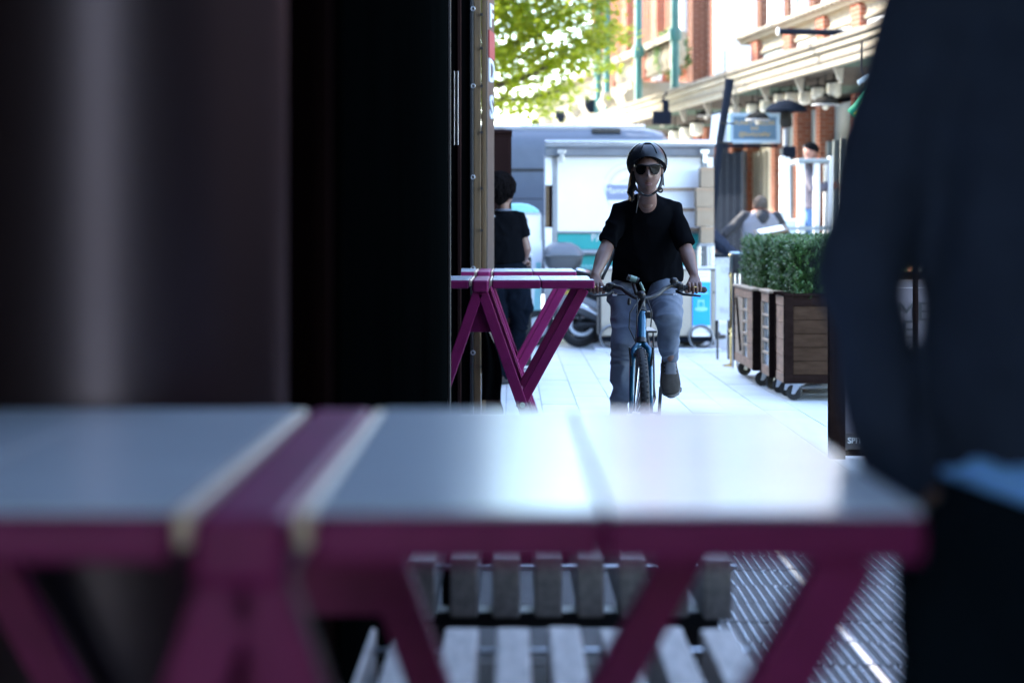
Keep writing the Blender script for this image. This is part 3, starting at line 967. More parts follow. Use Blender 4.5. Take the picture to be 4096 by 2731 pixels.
# ================================================================== THINGS
# ------------------------------------------------------------------ purple tables (built once at the origin, front edge at y = 0)
def make_table():
    D, H = 1.00, 1.05
    t = thing('bar_table', '', 'table')
    for s in (-1, 1):
        a, b = (0.062, 0.3205), (0.3225, 0.605)
        for (x0, x1) in (a, b):
            o = MB().box(min(s * x0, s * x1), max(s * x0, s * x1), 0.0, D, H - 0.0425, H - 0.0005).build('edge_board', M['purple'], t, bevel=0.007)
            MB().box(min(s * (x0 + .001), s * (x1 - .001)), max(s * (x0 + .001), s * (x1 - .001)), 0.006, D - 0.006, H, H + 0.004).build('top_plate', M['tabletop'], o, bevel=0.003)
        MB().box(min(s * .047, s * .0605), max(s * .047, s * .0605), 0.01, D - 0.01, H - 0.03, H + 0.003).build('worn_lit_edge', M['tabledge'], t, bevel=0.005)
    MB().box(-0.044, 0.044, -0.012, D + 0.012, H - 0.062, H + 0.002).build('centre_beam', M['purple'], t, bevel=0.012, seg=3)
    for s in (-1, 1):
        for y in (0.03, D - 0.03):
            lg = MB().beam((s * 0.012, y, H - 0.063), (s * 0.348, y, 0.03), 0.056, 0.05).build('leg', M['purple'], t, bevel=0.004)
            MB().box(s * 0.351 - 0.035, s * 0.351 + 0.035, y - 0.027, y + 0.027, 0.0, 0.03).build('foot', M['rubber'], lg, bevel=0.003)
            st = MB().beam((s * 0.552, y + (0.052 if y < .5 else -0.052), H - 0.045), (s * 0.212, y + (0.052 if y < .5 else -0.052), 0.385), 0.055, 0.05).build('strut', M['purple'], t, bevel=0.004)
            MB().lathe([(0.014, -0.016), (0.014, 0.0), (0.008, 0.006)], (s * 0.223, y - 0.026, 0.392), 'Y', 10).build('bolt', M['steel'], lg, smooth=40)
        MB().beam((s * 0.21, 0.06, 0.40), (s * 0.21, D - 0.06, 0.40), 0.04, 0.05).build('rail', M['purple'], t, bevel=0.004)
    for y in (0.062, D - 0.062):
        MB().prism([(-0.05, y - 0.004, 0.955), (0.05, y - 0.004, 0.955), (0.112, y - 0.004, 0.775), (-0.112, y - 0.004, 0.775)], (0, 0.008, 0)).build('gusset', M['purple'], t, bevel=0.002)
    return t
tb = make_table()
tables = [tb] + [copy_tree(tb) for _ in range(2)]
relabel(tables[0], 'large blurred purple table with pale top across the foreground', (-0.239, 1.68, 0))
relabel(tables[1], 'front one of the two purple tables far off beside the cyclist', (-0.168, 10.06, 0))
relabel(tables[2], 'rear purple table far off, partly behind the other one', (-0.185, 12.35, 0))
for o in tables:
    o['group'] = 'purple A-frame bar tables'

# ------------------------------------------------------------------ slatted benches
def make_bench():
    t = thing('slatted_bench', '', 'bench')
    Lb = 1.25
    for i in range(8):
        x = -0.385 + i * 0.11
        w_ = 0.036 + random.uniform(-.002, .002)
        z = random.uniform(-.004, .004)
        MB().box(x - w_, x + w_, random.uniform(-.008, .008), Lb + random.uniform(-.012, .012), 0.30 + z, 0.45 + z).build('slat', M['slat'], t, bevel=0.006)
    for y in (0.085, Lb - 0.085):
        MB().tube([(-0.44, y, 0.418), (0.44, y, 0.418)], 0.006, 8).build('rod', M['steel'], t, smooth=40)
    for y in (0.16, Lb - 0.16):
        MB().box(-0.40, 0.40, y - 0.05, y + 0.05, 0.255, 0.296).build('bearer', M['black'], t, bevel=0.004)
        for x in (-0.34, 0.34):
            MB().box(x - 0.03, x + 0.03, y - 0.03, y + 0.03, 0.0, 0.253).build('leg', M['black'], t, bevel=0.004)
    return t
b1 = make_bench()
b2 = copy_tree(b1)
relabel(b1, 'weathered slatted wooden bench with dark end grain facing, further from the camera', (0.15, 4.93, 0))
relabel(b2, 'nearer pale slatted wooden bench under the big purple table', (0.057, 2.85, 0))
for b_ in (b1, b2):
    b_['group'] = 'slatted wooden benches'

# ------------------------------------------------------------------ grey van (side on) behind the trailer
YV = 26.3
v = thing('grey_van', 'large grey panel van parked side-on behind the white trailer', 'van', (-0.9, YV + 0.9, 0))
xr = W(672, 0, YV).x
xl = xr - 5.4
prof = []
def vp(y, z): prof.append((y, z))
# cross-section of the body (y depth, z)
sec = [(0.06, 0.45), (0.02, 0.9), (0.0, 1.35), (0.02, 1.7), (0.06, 2.05), (0.10, 2.45), (0.16, 2.62), (0.30, 2.735), (0.55, 2.79), (1.45, 2.79), (1.75, 2.70), (1.86, 2.45), (1.95, 1.4), (1.90, 0.45)]
body = MB()
xs = [xl, xl + 0.06, xl + 0.5, xr - 0.75, xr - 0.32, xr - 0.10, xr]
sc_ = [(.93, .97), (1, 1), (1, 1), (1, 1), (1, .995), (0.98, .975), (0.92, .93)]
for x, (q, h) in zip(xs, sc_):
    for y, z in sec:
        body.v.append(Vector((x, YV + 0.97 + (y - 0.97) * q, 0.45 + (z - 0.45) * h)))
n = len(sec)
for i in range(len(xs) - 1):
    for j in range(n):
        k = (j + 1) % n
        body.f.append((i * n + j, (i + 1) * n + j, (i + 1) * n + k, i * n + k))
body.f.append(tuple(range(n)))
body.f.append(tuple(reversed([(len(xs) - 1) * n + j for j in range(n)])))
body.build('body', M['van'], v, smooth=35)
for z0, z1, m in ((2.16, 2.20, 'black'), (1.77, 1.785, 'black'), (0.75, 0.88, 'black')):
    y = YV + 0.02 + max(0, (z0 - 1.35)) * 0.085
    MB().box(xl + 0.1, xr - 0.25, y - 0.03, y + 0.012, z0, z1).build('side_trim', M[m], v, bevel=0.004)
MB().tube([(xl + .2, YV + 0.36, 2.79), (xr - .35, YV + 0.36, 2.79)], 0.03, 8).build('roof_rail', M['whitegrey'], v, smooth=40)
for x in (xl + 1.2, xl + 2.9, xr - 0.9):
    MB().box(x - 0.2, x + 0.2, YV + 0.22, YV + 0.34, 2.70, 2.755).build('roof_mount', M['black'], v, bevel=0.006)
MB().box(xr - 1.7, xr - 0.75, YV - 0.005, YV + 0.1, 1.45, 2.1).build('cab_window', M['glass'], v, bevel=0.02)
for x in (xl + 1.0, xr - 1.1):
    wv = MB().lathe([(0.2, 0.0), (0.33, 0.0), (0.35, 0.05), (0.35, 0.2), (0.33, 0.23)], (x, YV + 0.0, 0.35), 'Y', 28).build('wheel', M['rubber'], v, smooth=40)
    MB().lathe([(0.02, -0.01), (0.2, -0.005), (0.2, 0.05)], (x, YV + 0.0, 0.35), 'Y', 20).build('rim', M['steel'], wv, smooth=40)
MB().box(xr - 0.2, xr + 0.10, YV - 0.16, YV - 0.02, 1.75, 2.0).build('mirror', M['black'], v, bevel=0.03)

# ------------------------------------------------------------------ white and teal catering trailer
YT = 22.3
s_ = FPX / YT
tl = thing('catering_trailer', 'white and teal catering trailer with metal awning box behind the cyclist', 'trailer', (1.5, YT + .7, 0))
X = lambda px: (px - HX) / FPX * YT
Z = lambda py: EYE - (py - HY) / FPX * YT
x0, x1 = X(545), X(713)
MB().box(x0 + 0.02, x1 - 0.02, YT + 0.06, YT + 1.75, 0.30, Z(148)).build('body', M['white'], tl, bevel=0.02)
ob = MB()
ob.prism([(x0, YT - 0.16, Z(140)), (x0, YT - 0.20, Z(143)), (x0, YT - 0.20, Z(147)), (x0, YT - 0.14, Z(149)), (x0, YT - 0.10, Z(156)), (x0, YT + 0.05, Z(156)), (x0, YT + 0.12, Z(140))], (x1 - x0, 0, 0))
ob.build('awning_box', M['alu'], tl, bevel=0.008)
MB().box(x0 - 0.005, x1 + 0.005, YT - 0.215, YT - 0.202, Z(144), Z(142)).build('awning_rail', M['chrome'], tl, bevel=0.004)
for px in (561, 703):
    q = X(px)
    br = MB().box(q - 0.05, q + 0.05, YT - 0.19, YT - 0.13, Z(154), Z(150)).box(q - 0.02, q + 0.03, YT - 0.17, YT - 0.14, Z(163), Z(154.3))
    br.build('awning_bracket', M['steel'], tl, bevel=0.004)
# corner posts with a bare wood inset on the left one
MB().box(x0, X(552), YT - 0.03, YT + 0.055, Z(185), Z(157)).build('corner_post', M['white'], tl, bevel=0.006)
MB().box(x0 + 0.005, X(549), YT - 0.02, YT + 0.055, Z(227), Z(185.3)).build('wood_inset', M['timber'], tl, bevel=0.004)
MB().box(X(549.2), X(552), YT - 0.022, YT + 0.055, Z(227), Z(185.3)).build('wood_inset', M['planterdark'], tl, bevel=0.004)
MB().box(x0, X(552), YT - 0.03, YT + 0.055, 0.32, Z(227.3)).build('corner_post', M['white'], tl, bevel=0.006)
MB().box(X(552.3), X(557), YT - 0.01, YT + 0.058, 0.32, Z(157)).build('frame_strip', M['alu'], tl, bevel=0.006)
MB().box(X(702), X(706), YT - 0.01, YT + 0.058, 0.32, Z(157)).build('frame_strip', M['alu'], tl, bevel=0.006)
MB().box(X(706.3), x1, YT - 0.03, YT + 0.055, 0.32, Z(157)).build('corner_post', M['white'], tl, bevel=0.006)
MB().box(X(557.4), X(701.8), YT + 0.02, YT + 0.058, Z(231), Z(156.5)).build('white_panel', M['white'], tl, bevel=0.004)
MB().box(X(557.4), X(701.8), YT + 0.0, YT + 0.058, Z(233), Z(231.4)).build('edge_strip', M['alu'], tl, bevel=0.004)
MB().box(X(557.4), X(701.8), YT + 0.02, YT + 0.058, Z(249), Z(233.3)).build('teal_panel', M['teal'], tl, bevel=0.004)
MB().tube([(X(556), YT - 0.02, Z(252)), (X(703), YT - 0.02, Z(252))], 0.035, 12).build('bumper_rail', M['alu'], tl, smooth=40)
MB().box(X(557.4), X(701.8), YT + 0.02, YT + 0.058, Z(269), Z(255)).build('teal_panel', M['teal'], tl, bevel=0.004)
MB().box(X(557.4), X(701.8), YT + 0.025, YT + 0.057, 0.32, Z(269.4)).build('white_panel', M['whitegrey'], tl, bevel=0.004)
for px in (590, 675):
    wv = MB().lathe([(0.12, -0.08), (0.25, -0.10), (0.28, -0.05), (0.28, 0.1), (0.25, 0.12)], (X(px), YT + 0.2, 0.28), 'Y', 24).build('wheel', M['rubber'], tl, smooth=40)
# emblem: ring arc with name plate
yl = YT + 0.018
arc = MB()
cx, cz = X(628.5), Z(187.5)
def arcstrip(r0, r1, a0, a1, y, n=30):
    k = len(arc.v)
    for i in range(n + 1):
        a = R(a0 + (a1 - a0) * i / n)
        arc.v += [Vector((cx + r0 * math.cos(a), y, cz + r0 * math.sin(a))), Vector((cx + r1 * math.cos(a), y, cz + r1 * math.sin(a)))]
    for i in range(n):
        arc.f.append((k + 2 * i, k + 2 * i + 2, k + 2 * i + 3, k + 2 * i + 1))
arcstrip(0.20, 0.245, 10, 170, yl - 0.001)
arc.add([(cx - .13, yl - .001, cz + .06), (cx + .10, yl - .001, cz + .06), (cx + .10, yl - .001, cz + .13), (cx - .02, yl - .001, cz + .12)], [(0, 1, 2, 3)])
arc.build('emblem_ring', M['logotan'], tl)
arc = MB(); arcstrip(0.29, 0.297, 20, 160, yl - 0.001, 40); arcstrip(0.29, 0.297, 205, 335, yl - 0.001, 30)
arc.build('emblem_line', M['whitegrey'], tl)
pl = MB().prism([(X(607), yl - .002, Z(184.5)), (X(606), yl - .002, Z(192)), (X(607.5), yl - .002, Z(199.5)), (X(650), yl - .002, Z(199.5)), (X(651), yl - .002, Z(192)), (X(650), yl - .002, Z(184.5))], (0, -0.006, 0))
pl.build('name_plate', M['logo'], tl)
text('Mamma', 'lettering', M['white'], tl, (X(619), yl - 0.012, Z(190.5)), 0.105)
text('PA', 'lettering', M['whitegrey'], tl, (X(597), YT + 0.012, Z(237.5)), 0.12, bold=0.002)
text('mamma', 'lettering', M['tealpale'], tl, (X(592), YT + 0.012, Z(266)), 0.11, bold=0.001)
# brown strips running across the panel into the stack of cartons
for py, xa in ((189, 652), (209.5, 676), (229, 690)):
    MB().box(X(xa - 10), X(707), YT - 0.05, YT - 0.032, Z(py + 1.8), Z(py - 1.6)).build('brown_strip', M['tape'], tl, bevel=0.003)

# stack of cartons at the trailer's right edge
bx = [(701, 714, 167, 187), (696.5, 714, 187.3, 206.6), (697, 714, 207, 226), (701, 714, 226.4, 243)]
labs = ['topmost narrow carton of the stack beside the trailer', 'wider carton second from the top of the stack beside the trailer', 'carton with grey print third from the top beside the trailer', 'lowest carton of the tall stack at the right edge of the trailer']
yb = YT - 0.42
for (xa, xb, ya, yz), lab in zip(bx, labs):
    q = lambda px: (px - HX) / FPX * yb
    zz = lambda py: EYE - (py - HY) / FPX * yb
    c = thing('carton', lab, 'carton', ((q(xa) + q(xb)) / 2, yb + .15, zz(yz)), group='cartons stacked beside the trailer')
    MB().box(q(xa), q(xb), yb, yb + 0.3, zz(yz), zz(ya)).build('box', M['card'], c, bevel=0.004)
    MB().box(q(xa) - .001, q(xb) + .001, yb - 0.003, yb + 0.302, zz(ya) - 0.038, zz(ya) - 0.006).build('tape', M['tape'], c)
    if ya == 207:
        text('S-AL', 'print', M['tape'], c, (q(706), yb - 0.001, zz(221)), 0.05)
st = thing('carton_trolley', 'low metal trolley carrying the stack of cartons', 'trolley', ((X(705)), yb + .15, 0))
zt = EYE - (243.2 - HY) / FPX * yb
MB().box(q(699), q(714.5), yb, yb + 0.3, zt - 0.03, zt - 0.002).build('deck', M['alu'], st, bevel=0.004)
for xx in (q(700), q(713.5)):
    for yy in (yb + 0.03, yb + 0.27):
        MB().tube([(xx, yy, 0.08), (xx, yy, zt - 0.03)], 0.014, 8).build('leg', M['steel'], st, smooth=40)
        MB().lathe([(0.02, -0.012), (0.04, -0.012), (0.04, 0.012), (0.02, 0.012)], (xx, yy, 0.04), 'X', 14).build('castor', M['rubber'], st, smooth=40)

# ------------------------------------------------------------------ little three-wheeled truck, teal roof
YA = 22.0
ap_ = thing('three_wheeler', 'small white three-wheeled truck with pale teal roof at the left of the trailer', 'small truck', (0.05, YA + .6, 0))
XA = lambda px: (px - HX) / FPX * YA
ZA = lambda py: EYE - (py - HY) / FPX * YA
roof = [(XA(488), ZA(212.5)), (XA(488), ZA(203.5)), (XA(520), ZA(203)), (XA(528), ZA(204)), (XA(534), ZA(206.5)), (XA(538.5), ZA(210)), (XA(540), ZA(212.5))]
MB().prism([(x, YA - 0.02, z) for x, z in roof], (0, 1.15, 0)).build('roof', M['tealpale'], ap_, bevel=0.03, seg=3)
MB().box(XA(488), XA(540.5), YA - 0.03, YA + 1.14, ZA(213.6), ZA(212.7)).build('rain_gutter', M['white'], ap_, bevel=0.006)
cab = MB().prism([(XA(488), YA, ZA(214)), (XA(541), YA, ZA(214)), (XA(542.5), YA, ZA(250)), (XA(541), YA, ZA(320)), (XA(535), YA, ZA(333)), (XA(488), YA, ZA(333))], (0, 1.1, 0))
cab.build('body', M['white'], ap_, bevel=0.012, seg=2)
dr = MB().prism([(XA(500), YA - 0.012, ZA(218)), (XA(527.5), YA - 0.012, ZA(218)), (XA(529), YA - 0.012, ZA(255)), (XA(500), YA - 0.012, ZA(255))], (0, 0.011, 0)).build('window', M['black'], ap_, bevel=0.004)
MB().prism([(XA(502), YA - 0.02, ZA(220)), (XA(526), YA - 0.02, ZA(220)), (XA(527), YA - 0.02, ZA(253)), (XA(502), YA - 0.02, ZA(253))], (0, 0.006, 0)).build('pane', M['paleglass'], dr)
MB().prism([(XA(536), YA - 0.008, ZA(262)), (XA(541), YA - 0.008, ZA(262)), (XA(540.5), YA - 0.008, ZA(312)), (XA(533.5), YA - 0.008, ZA(312))], (0, 0.006, 0)).build('side_panel', M['tealpale'], ap_)
for px in (505, 537):
    wv = MB().lathe([(0.08, -0.05), (0.19, -0.06), (0.215, -0.03), (0.215, 0.05), (0.19, 0.06)], (XA(px), YA + 0.04, 0.215), 'Y', 24).build('wheel', M['rubber'], ap_, smooth=40)
    MB().lathe([(0.02, -0.065), (0.12, -0.06), (0.12, -0.02)], (XA(px), YA + 0.04, 0.215), 'Y', 20).build('rim', M['whitegrey'], wv, smooth=40)
MB().box(XA(543), XA(545), YA - 0.05, YA - 0.02, ZA(240), ZA(215)).build('door_pillar', M['alu'], ap_, bevel=0.004)

bn = thing('litter_bin', 'black square litter bin beside the person in the black T-shirt', 'bin', ((524.5 - HX) / FPX * 18.2, 18.3, 0))
q0, q1 = (517 - HX) / FPX * 18.2, (531.5 - HX) / FPX * 18.2
zb = EYE - (257 - HY) / FPX * 18.2
MB().box(q0, q1, 18.2, 18.42, 0.03, zb).build('bin_body', M['black'], bn, bevel=0.01)
MB().box(q0 - .006, q1 + .006, 18.19, 18.43, zb + 0.002, zb + 0.03).build('bin_lid', M['whitegrey'], bn, bevel=0.008)

# ------------------------------------------------------------------ scooter with a top box
YS = 21.7
sk = thing('scooter', 'grey motor scooter with top box and white wheel lock behind the purple tables', 'scooter', (1.0, YS, 0))
XS = lambda px: (px - HX) / FPX * YS
ZS = lambda py: EYE - (py - HY) / FPX * YS
rw = 0.225
cxs = XS(579.5)
def wheel_s(cx, lab=None):
    w_ = MB().torus((cx, YS, rw), rw - 0.05, 0.05, 'Y', 40, 12).build('wheel', M['rubber'], sk, smooth=True)
    MB().torus((cx, YS - 0.035, rw), rw - 0.085, 0.013, 'Y', 40, 8).build('rim', M['scoot'], w_, smooth=True)
    for k in range(5):
        a = 2 * math.pi * k / 5 + .3
        MB().beam((cx, YS - 0.02, rw), (cx + (rw - .09) * math.cos(a), YS - 0.02, rw + (rw - .09) * math.sin(a)), 0.02, 0.03, (0, 1, 0)).build('spoke', M['scoot'], w_, bevel=0.003)
    MB().lathe([(0.03, -0.03), (0.045, -0.02), (0.045, 0.05)], (cx, YS, rw), 'Y', 14).build('hub', M['scoot'], w_, smooth=40)
wheel_s(cxs)
wheel_s(cxs + 1.28)
lock = []
for i in range(15):
    a = R(165 + i * 12)
    lock.append((cxs + 0.02 + 0.125 * math.cos(a), YS - 0.075, rw + 0.03 + 0.125 * math.sin(a) * 0.85))
lk = MB().tube(lock, 0.022, 10, round_ends=True).build('wheel_lock', M['white'], sk, smooth=True)
# swing arm and exhaust
MB().tube([(cxs - 0.02, YS - 0.09, 0.26), (cxs + 0.5, YS - 0.09, 0.30)], [(0.05, 0.04), (0.07, 0.05)], 12, round_ends=True).build('gearbox', M['black'], sk, smooth=True)
MB().tube([(cxs - 0.12, YS - 0.14, 0.50), (cxs + 0.08, YS - 0.15, 0.42), (cxs + 0.32, YS - 0.14, 0.30), (cxs + 0.48, YS - 0.12, 0.24)], [0.055, 0.07, 0.062, 0.02], 14, round_ends=True).build('silencer', M['scoot'], sk, smooth=True)
MB().tube([(cxs - 0.09, YS - 0.20, 0.525), (cxs + 0.08, YS - 0.217, 0.465), (cxs + 0.30, YS - 0.20, 0.33)], [(0.02, 0.03), (0.03, 0.035), (0.012, 0.02)], 12, round_ends=True).build('heat_shield', M['chrome'], sk, smooth=True)
# rear body, seat, floor, leg shield, handlebar
MB().tube([(cxs - 0.22, YS, 0.74), (cxs + 0.1, YS, 0.68), (cxs + 0.45, YS, 0.56), (cxs + 0.72, YS, 0.36)], [(0.10, 0.06), (0.14, 0.11), (0.16, 0.14), (0.14, 0.07)], 16, True, (0, 1, 0), True).build('rear_body', M['scoot'], sk, smooth=True)
MB().tube([(cxs - 0.24, YS, 0.84), (cxs - 0.02, YS, 0.86), (cxs + 0.22, YS, 0.82), (cxs + 0.52, YS, 0.74)], [(0.09, 0.035), (0.13, 0.05), (0.14, 0.05), (0.09, 0.05)], 16, True, (0, 1, 0), True).build('seat', M['black'], sk, smooth=True)
MB().tube([(cxs - 0.30, YS - .13, 0.90), (cxs - 0.08, YS - .15, 0.91), (cxs + 0.22, YS - .15, 0.82)], 0.018, 10).build('grab_rail', M['chrome'], sk, smooth=True)
MB().box(cxs + 0.62, cxs + 1.1, YS - 0.16, YS + 0.16, 0.28, 0.36).build('floor_board', M['scoot'], sk, bevel=0.03)
MB().beam((cxs + 1.08, YS, 0.30), (cxs + 1.0, YS, 1.0), 0.36, 0.08, (0, 1, 0)).build('leg_shield', M['scoot'], sk, bevel=0.03)
MB().tube([(cxs + 1.28, YS, 0.3), (cxs + 1.05, YS, 1.02)], 0.03, 10).build('fork', M['black'], sk, smooth=True)
MB().tube([(cxs + 1.0, YS - 0.33, 1.04), (cxs + 1.04, YS, 1.06), (cxs + 1.0, YS + 0.33, 1.04)], 0.016, 8).build('handlebar', M['black'], sk, smooth=True)
MB().tube([(cxs + 1.10, YS, 0.46), (cxs + 1.28, YS, 0.50), (cxs + 1.5, YS, 0.38)], [(0.06, 0.02)] * 3, 10, True, (0, 1, 0)).build('front_mudguard', M['scoot'], sk, smooth=True)
# rear mudguard with plate, spring
MB().beam((cxs - 0.22, YS, 0.72), (cxs - 0.33, YS, 0.44), 0.12, 0.015, (0, 1, 0)).build('rear_mudguard', M['black'], sk, bevel=0.004)
MB().beam((cxs - 0.25, YS - 0.09, 0.62), (cxs + 0.22, YS - 0.10, 0.66), 0.01, 0.05, (0, 1, 0)).build('reflector_strip', M['yellow'], sk, bevel=0.003)
MB().tube([(cxs - 0.05, YS - 0.13, 0.38), (cxs + 0.02, YS - 0.13, 0.70)], 0.016, 8).build('shock', M['steel'], sk, smooth=True)
for k in range(9):
    z = 0.44 + k * 0.027
    MB().torus((cxs - 0.05 + (z - .38) * .22, YS - 0.13, z), 0.028, 0.006, 'Z', 16, 6).build('spring_coil', M['chrome'], sk, smooth=True)
# top box
x0b, x1b = XS(543), XS(583)
zb0, zm, zt_ = ZS(269.5), ZS(255), ZS(242)
def rring(x0, x1, y0, y1, z, r=0.09, n=6):
    out = []
    for (cx_, cy_, a0) in ((x1 - r, y1 - r, 0), (x0 + r, y1 - r, 90), (x0 + r, y0 + r, 180), (x1 - r, y0 + r, 270)):
        for i in range(n):
            a = R(a0 + 90 * i / (n - 1))
            out.append(Vector((cx_ + r * math.cos(a), cy_ + r * math.sin(a), z)))
    return out
def ringloft(mb, rings):
    n = len(rings[0]); k = len(mb.v)
    for r_ in rings:
        mb.v += r_
    for i in range(len(rings) - 1):
        for j in range(n):
            j2 = (j + 1) % n
            mb.f.append((k + i * n + j, k + i * n + j2, k + (i + 1) * n + j2, k + (i + 1) * n + j))
    mb.f.append(tuple(k + j for j in reversed(range(n))))
    mb.f.append(tuple(k + (len(rings) - 1) * n + j for j in range(n)))
    return mb
yb0, yb1 = YS - 0.22, YS + 0.2
ringloft(MB(), [rring(x0b + .07, x1b - .06, yb0 + .04, yb1 - .04, zb0), rring(x0b + .03, x1b - .02, yb0 + .01, yb1 - .01, zb0 + .06), rring(x0b + .005, x1b, yb0, yb1, zm - .006)]).build('top_box_base', M['scoot'], sk, smooth=50)
ringloft(MB(), [rring(x0b - .005, x1b + .005, yb0 - .006, yb1 + .006, zm), rring(x0b, x1b, yb0, yb1, zm + .03), rring(x0b + .04, x1b - .05, yb0 + .03, yb1 - .03, zt_ - .05), rring(x0b + .10, x1b - .12, yb0 + .08, yb1 - .08, zt_ - .01), rring(x0b + .14, x1b - .16, yb0 + .12, yb1 - .12, zt_)]).build('top_box_lid', mat('grey_lid', (0.10, 0.108, 0.125), 0.4, var=.05), sk, smooth=50)
MB().box(x0b + .1, x1b - .1, yb0 + .06, yb1 - .06, zb0 - 0.05, zb0 - 0.003).build('rack', M['black'], sk, bevel=0.006)

# ------------------------------------------------------------------ beige serving cart with a blue poster
YC = 21.0
ct = thing('serving_cart', 'beige panelled cart with bright blue poster behind the front wheel of the bicycle', 'cart', (1.65, YC + .3, 0))
XC = lambda px: (px - HX) / FPX * YC
ZC = lambda py: EYE - (py - HY) / FPX * YC
xa, xb = XC(599), XC(718)
MB().box(xa, xb, YC + 0.03, YC + 0.6, ZC(336), ZC(269)).build('body', M['beige'], ct, bevel=0.012)
MB().box(xa - 0.02, xb + 0.02, YC - 0.01, YC + 0.62, ZC(268.6), ZC(266.8)).build('top', M['whitegrey'], ct, bevel=0.006)
for a, b in ((599, 600.5), (715.5, 718.5)):
    MB().box(XC(a), XC(b), YC, YC + 0.029, ZC(337), ZC(269)).build('edge_post', M['framedark'], ct, bevel=0.004)
for a, b in ((601, 640), (641, 692), (712.5, 715.3)):
    MB().box(XC(a), XC(b), YC + 0.012, YC + 0.029, ZC(335), ZC(270)).build('beige_panel', M['beige'], ct, bevel=0.004)
po = MB().box(XC(692.5), XC(710.5), YC + 0.002, YC + 0.028, ZC(336), ZC(270)).build('poster', M['white'], ct)
MB().box(XC(692.6), XC(710.4), YC - 0.004, YC + 0.001, ZC(325), ZC(281.5)).build('blue_field', M['cyan'], po)
ic = MB().box(XC(697.5), XC(698.7), YC - 0.008, YC - 0.005, ZC(308), ZC(299)).box(XC(703), XC(704.2), YC - 0.008, YC - 0.005, ZC(308), ZC(299)).box(XC(698.7), XC(703), YC - 0.008, YC - 0.005, ZC(301.4), ZC(299.6))
ic.build('picture_print', M['cyan2'], po)
MB().ell((XC(701), YC - 0.005, ZC(308.6)), (0.075, 0.004, 0.025), 16, 8).build('picture_print', M['cyan2'], po)
for yy in (273, 276, 328, 331):
    MB().box(XC(695), XC(708), YC - 0.001, YC + 0.0015, ZC(yy + .5), ZC(yy)).build('small_print', M['printgrey'], po)
MB().box(XC(695), XC(708), YC - 0.008, YC - 0.005, ZC(293.5), ZC(292)).build('small_print', M['cyan2'], po)
MB().lathe([(0.012, 0), (0.012, 0.014)], (XC(714), YC + 0.004, ZC(292)), 'Y', 12).build('lock', M['black'], ct, smooth=40)
MB().box(xa + 0.05, xb - 0.05, YC + 0.08, YC + 0.55, 0.10, ZC(336.4)).build('plinth', M['framedark'], ct, bevel=0.01)
for px in (612, 701):
    w_ = MB().torus((XC(px), YC - 0.02, 0.155), 0.13, 0.010, 'Y', 36, 8).build('wheel', M['alu'], ct, smooth=True)
    MB().torus((XC(px), YC - 0.02, 0.155), 0.122, 0.010, 'Y', 36, 8).build('tyre', M['rubber'], w_, smooth=True)
MB().box(xa - 0.05, xb + 0.03, YC - 0.1, YC + 0.55, 0.0, 0.035).build('base_frame', M['whitegrey'], ct, bevel=0.008)

# ------------------------------------------------------------------ white board with dark letters, brass post and black box
YB = 19.6
wb = thing('white_board', 'white lettered board standing between the blue poster and the hedge planter', 'sign', ((725 - HX) / FPX * YB, YB, 0))
XB = lambda px: (px - HX) / FPX * YB
ZB = lambda py: EYE - (py - HY) / FPX * YB
MB().box(XB(715.5), XB(731), YB, YB + 0.03, ZB(320), ZB(257)).build('panel', M['whitegrey'], wb, bevel=0.004)
MB().box(XB(714.5), XB(732), YB - 0.01, YB + 0.04, ZB(256.8), ZB(254.5)).build('frame', M['framedark'], wb, bevel=0.004)
for s, px, py in (('COO', 723, 261), ('US', 726, 270), ('RO', 726.5, 310), ('I', 726, 290)):
    text(s, 'lettering', M['printgrey'], wb, (XB(px), YB - 0.004, ZB(py)), 0.085, bold=0.002)
for px in (718, 729):
    MB().tube([(XB(px), YB + 0.05, 0.0), (XB(px), YB + 0.05, ZB(256))], 0.012, 8).build('leg', M['black'], wb, smooth=40)
br = thing('brass_post', 'slim brass barrier post in front of the planters', 'post', ((731.5 - HX) / FPX * 18.6, 18.6, 0))
xq = (731.5 - HX) / FPX * 18.6
MB().lathe([(0.09, 0.0), (0.09, 0.012), (0.02, 0.03), (0.02, 0.28), (0.034, 0.30), (0.02, 0.33), (0.034, 0.36), (0.02, 0.39), (0.02, 0.86), (0.034, 0.89), (0.02, 0.92), (0.02, 1.06), (0.032, 1.09), (0.01, 1.11)], (xq, 18.6, 0), seg=16).build('pole', M['goldring'], br, smooth=40)
bb = thing('black_box_bin', 'black box on a steel stand just left of the hedge', 'bin', ((741 - HX) / FPX * 18.3, 18.4, 0))
XD = lambda px: (px - HX) / FPX * 18.3
ZD = lambda py: EYE - (py - HY) / FPX * 18.3
MB().box(XD(733), XD(750), 18.3, 18.55, ZD(273), ZD(254)).build('box', M['black'], bb, bevel=0.012)
MB().box(XD(732.5), XD(750.5), 18.29, 18.56, ZD(253.7), ZD(251.5)).build('lid', M['signframe'], bb, bevel=0.01)
for px in (735.5, 740):
    MB().tube([(XD(px), 18.42, 0.0), (XD(px), 18.42, ZD(273.3))], 0.02, 10).build('leg', M['steel'], bb, smooth=40)

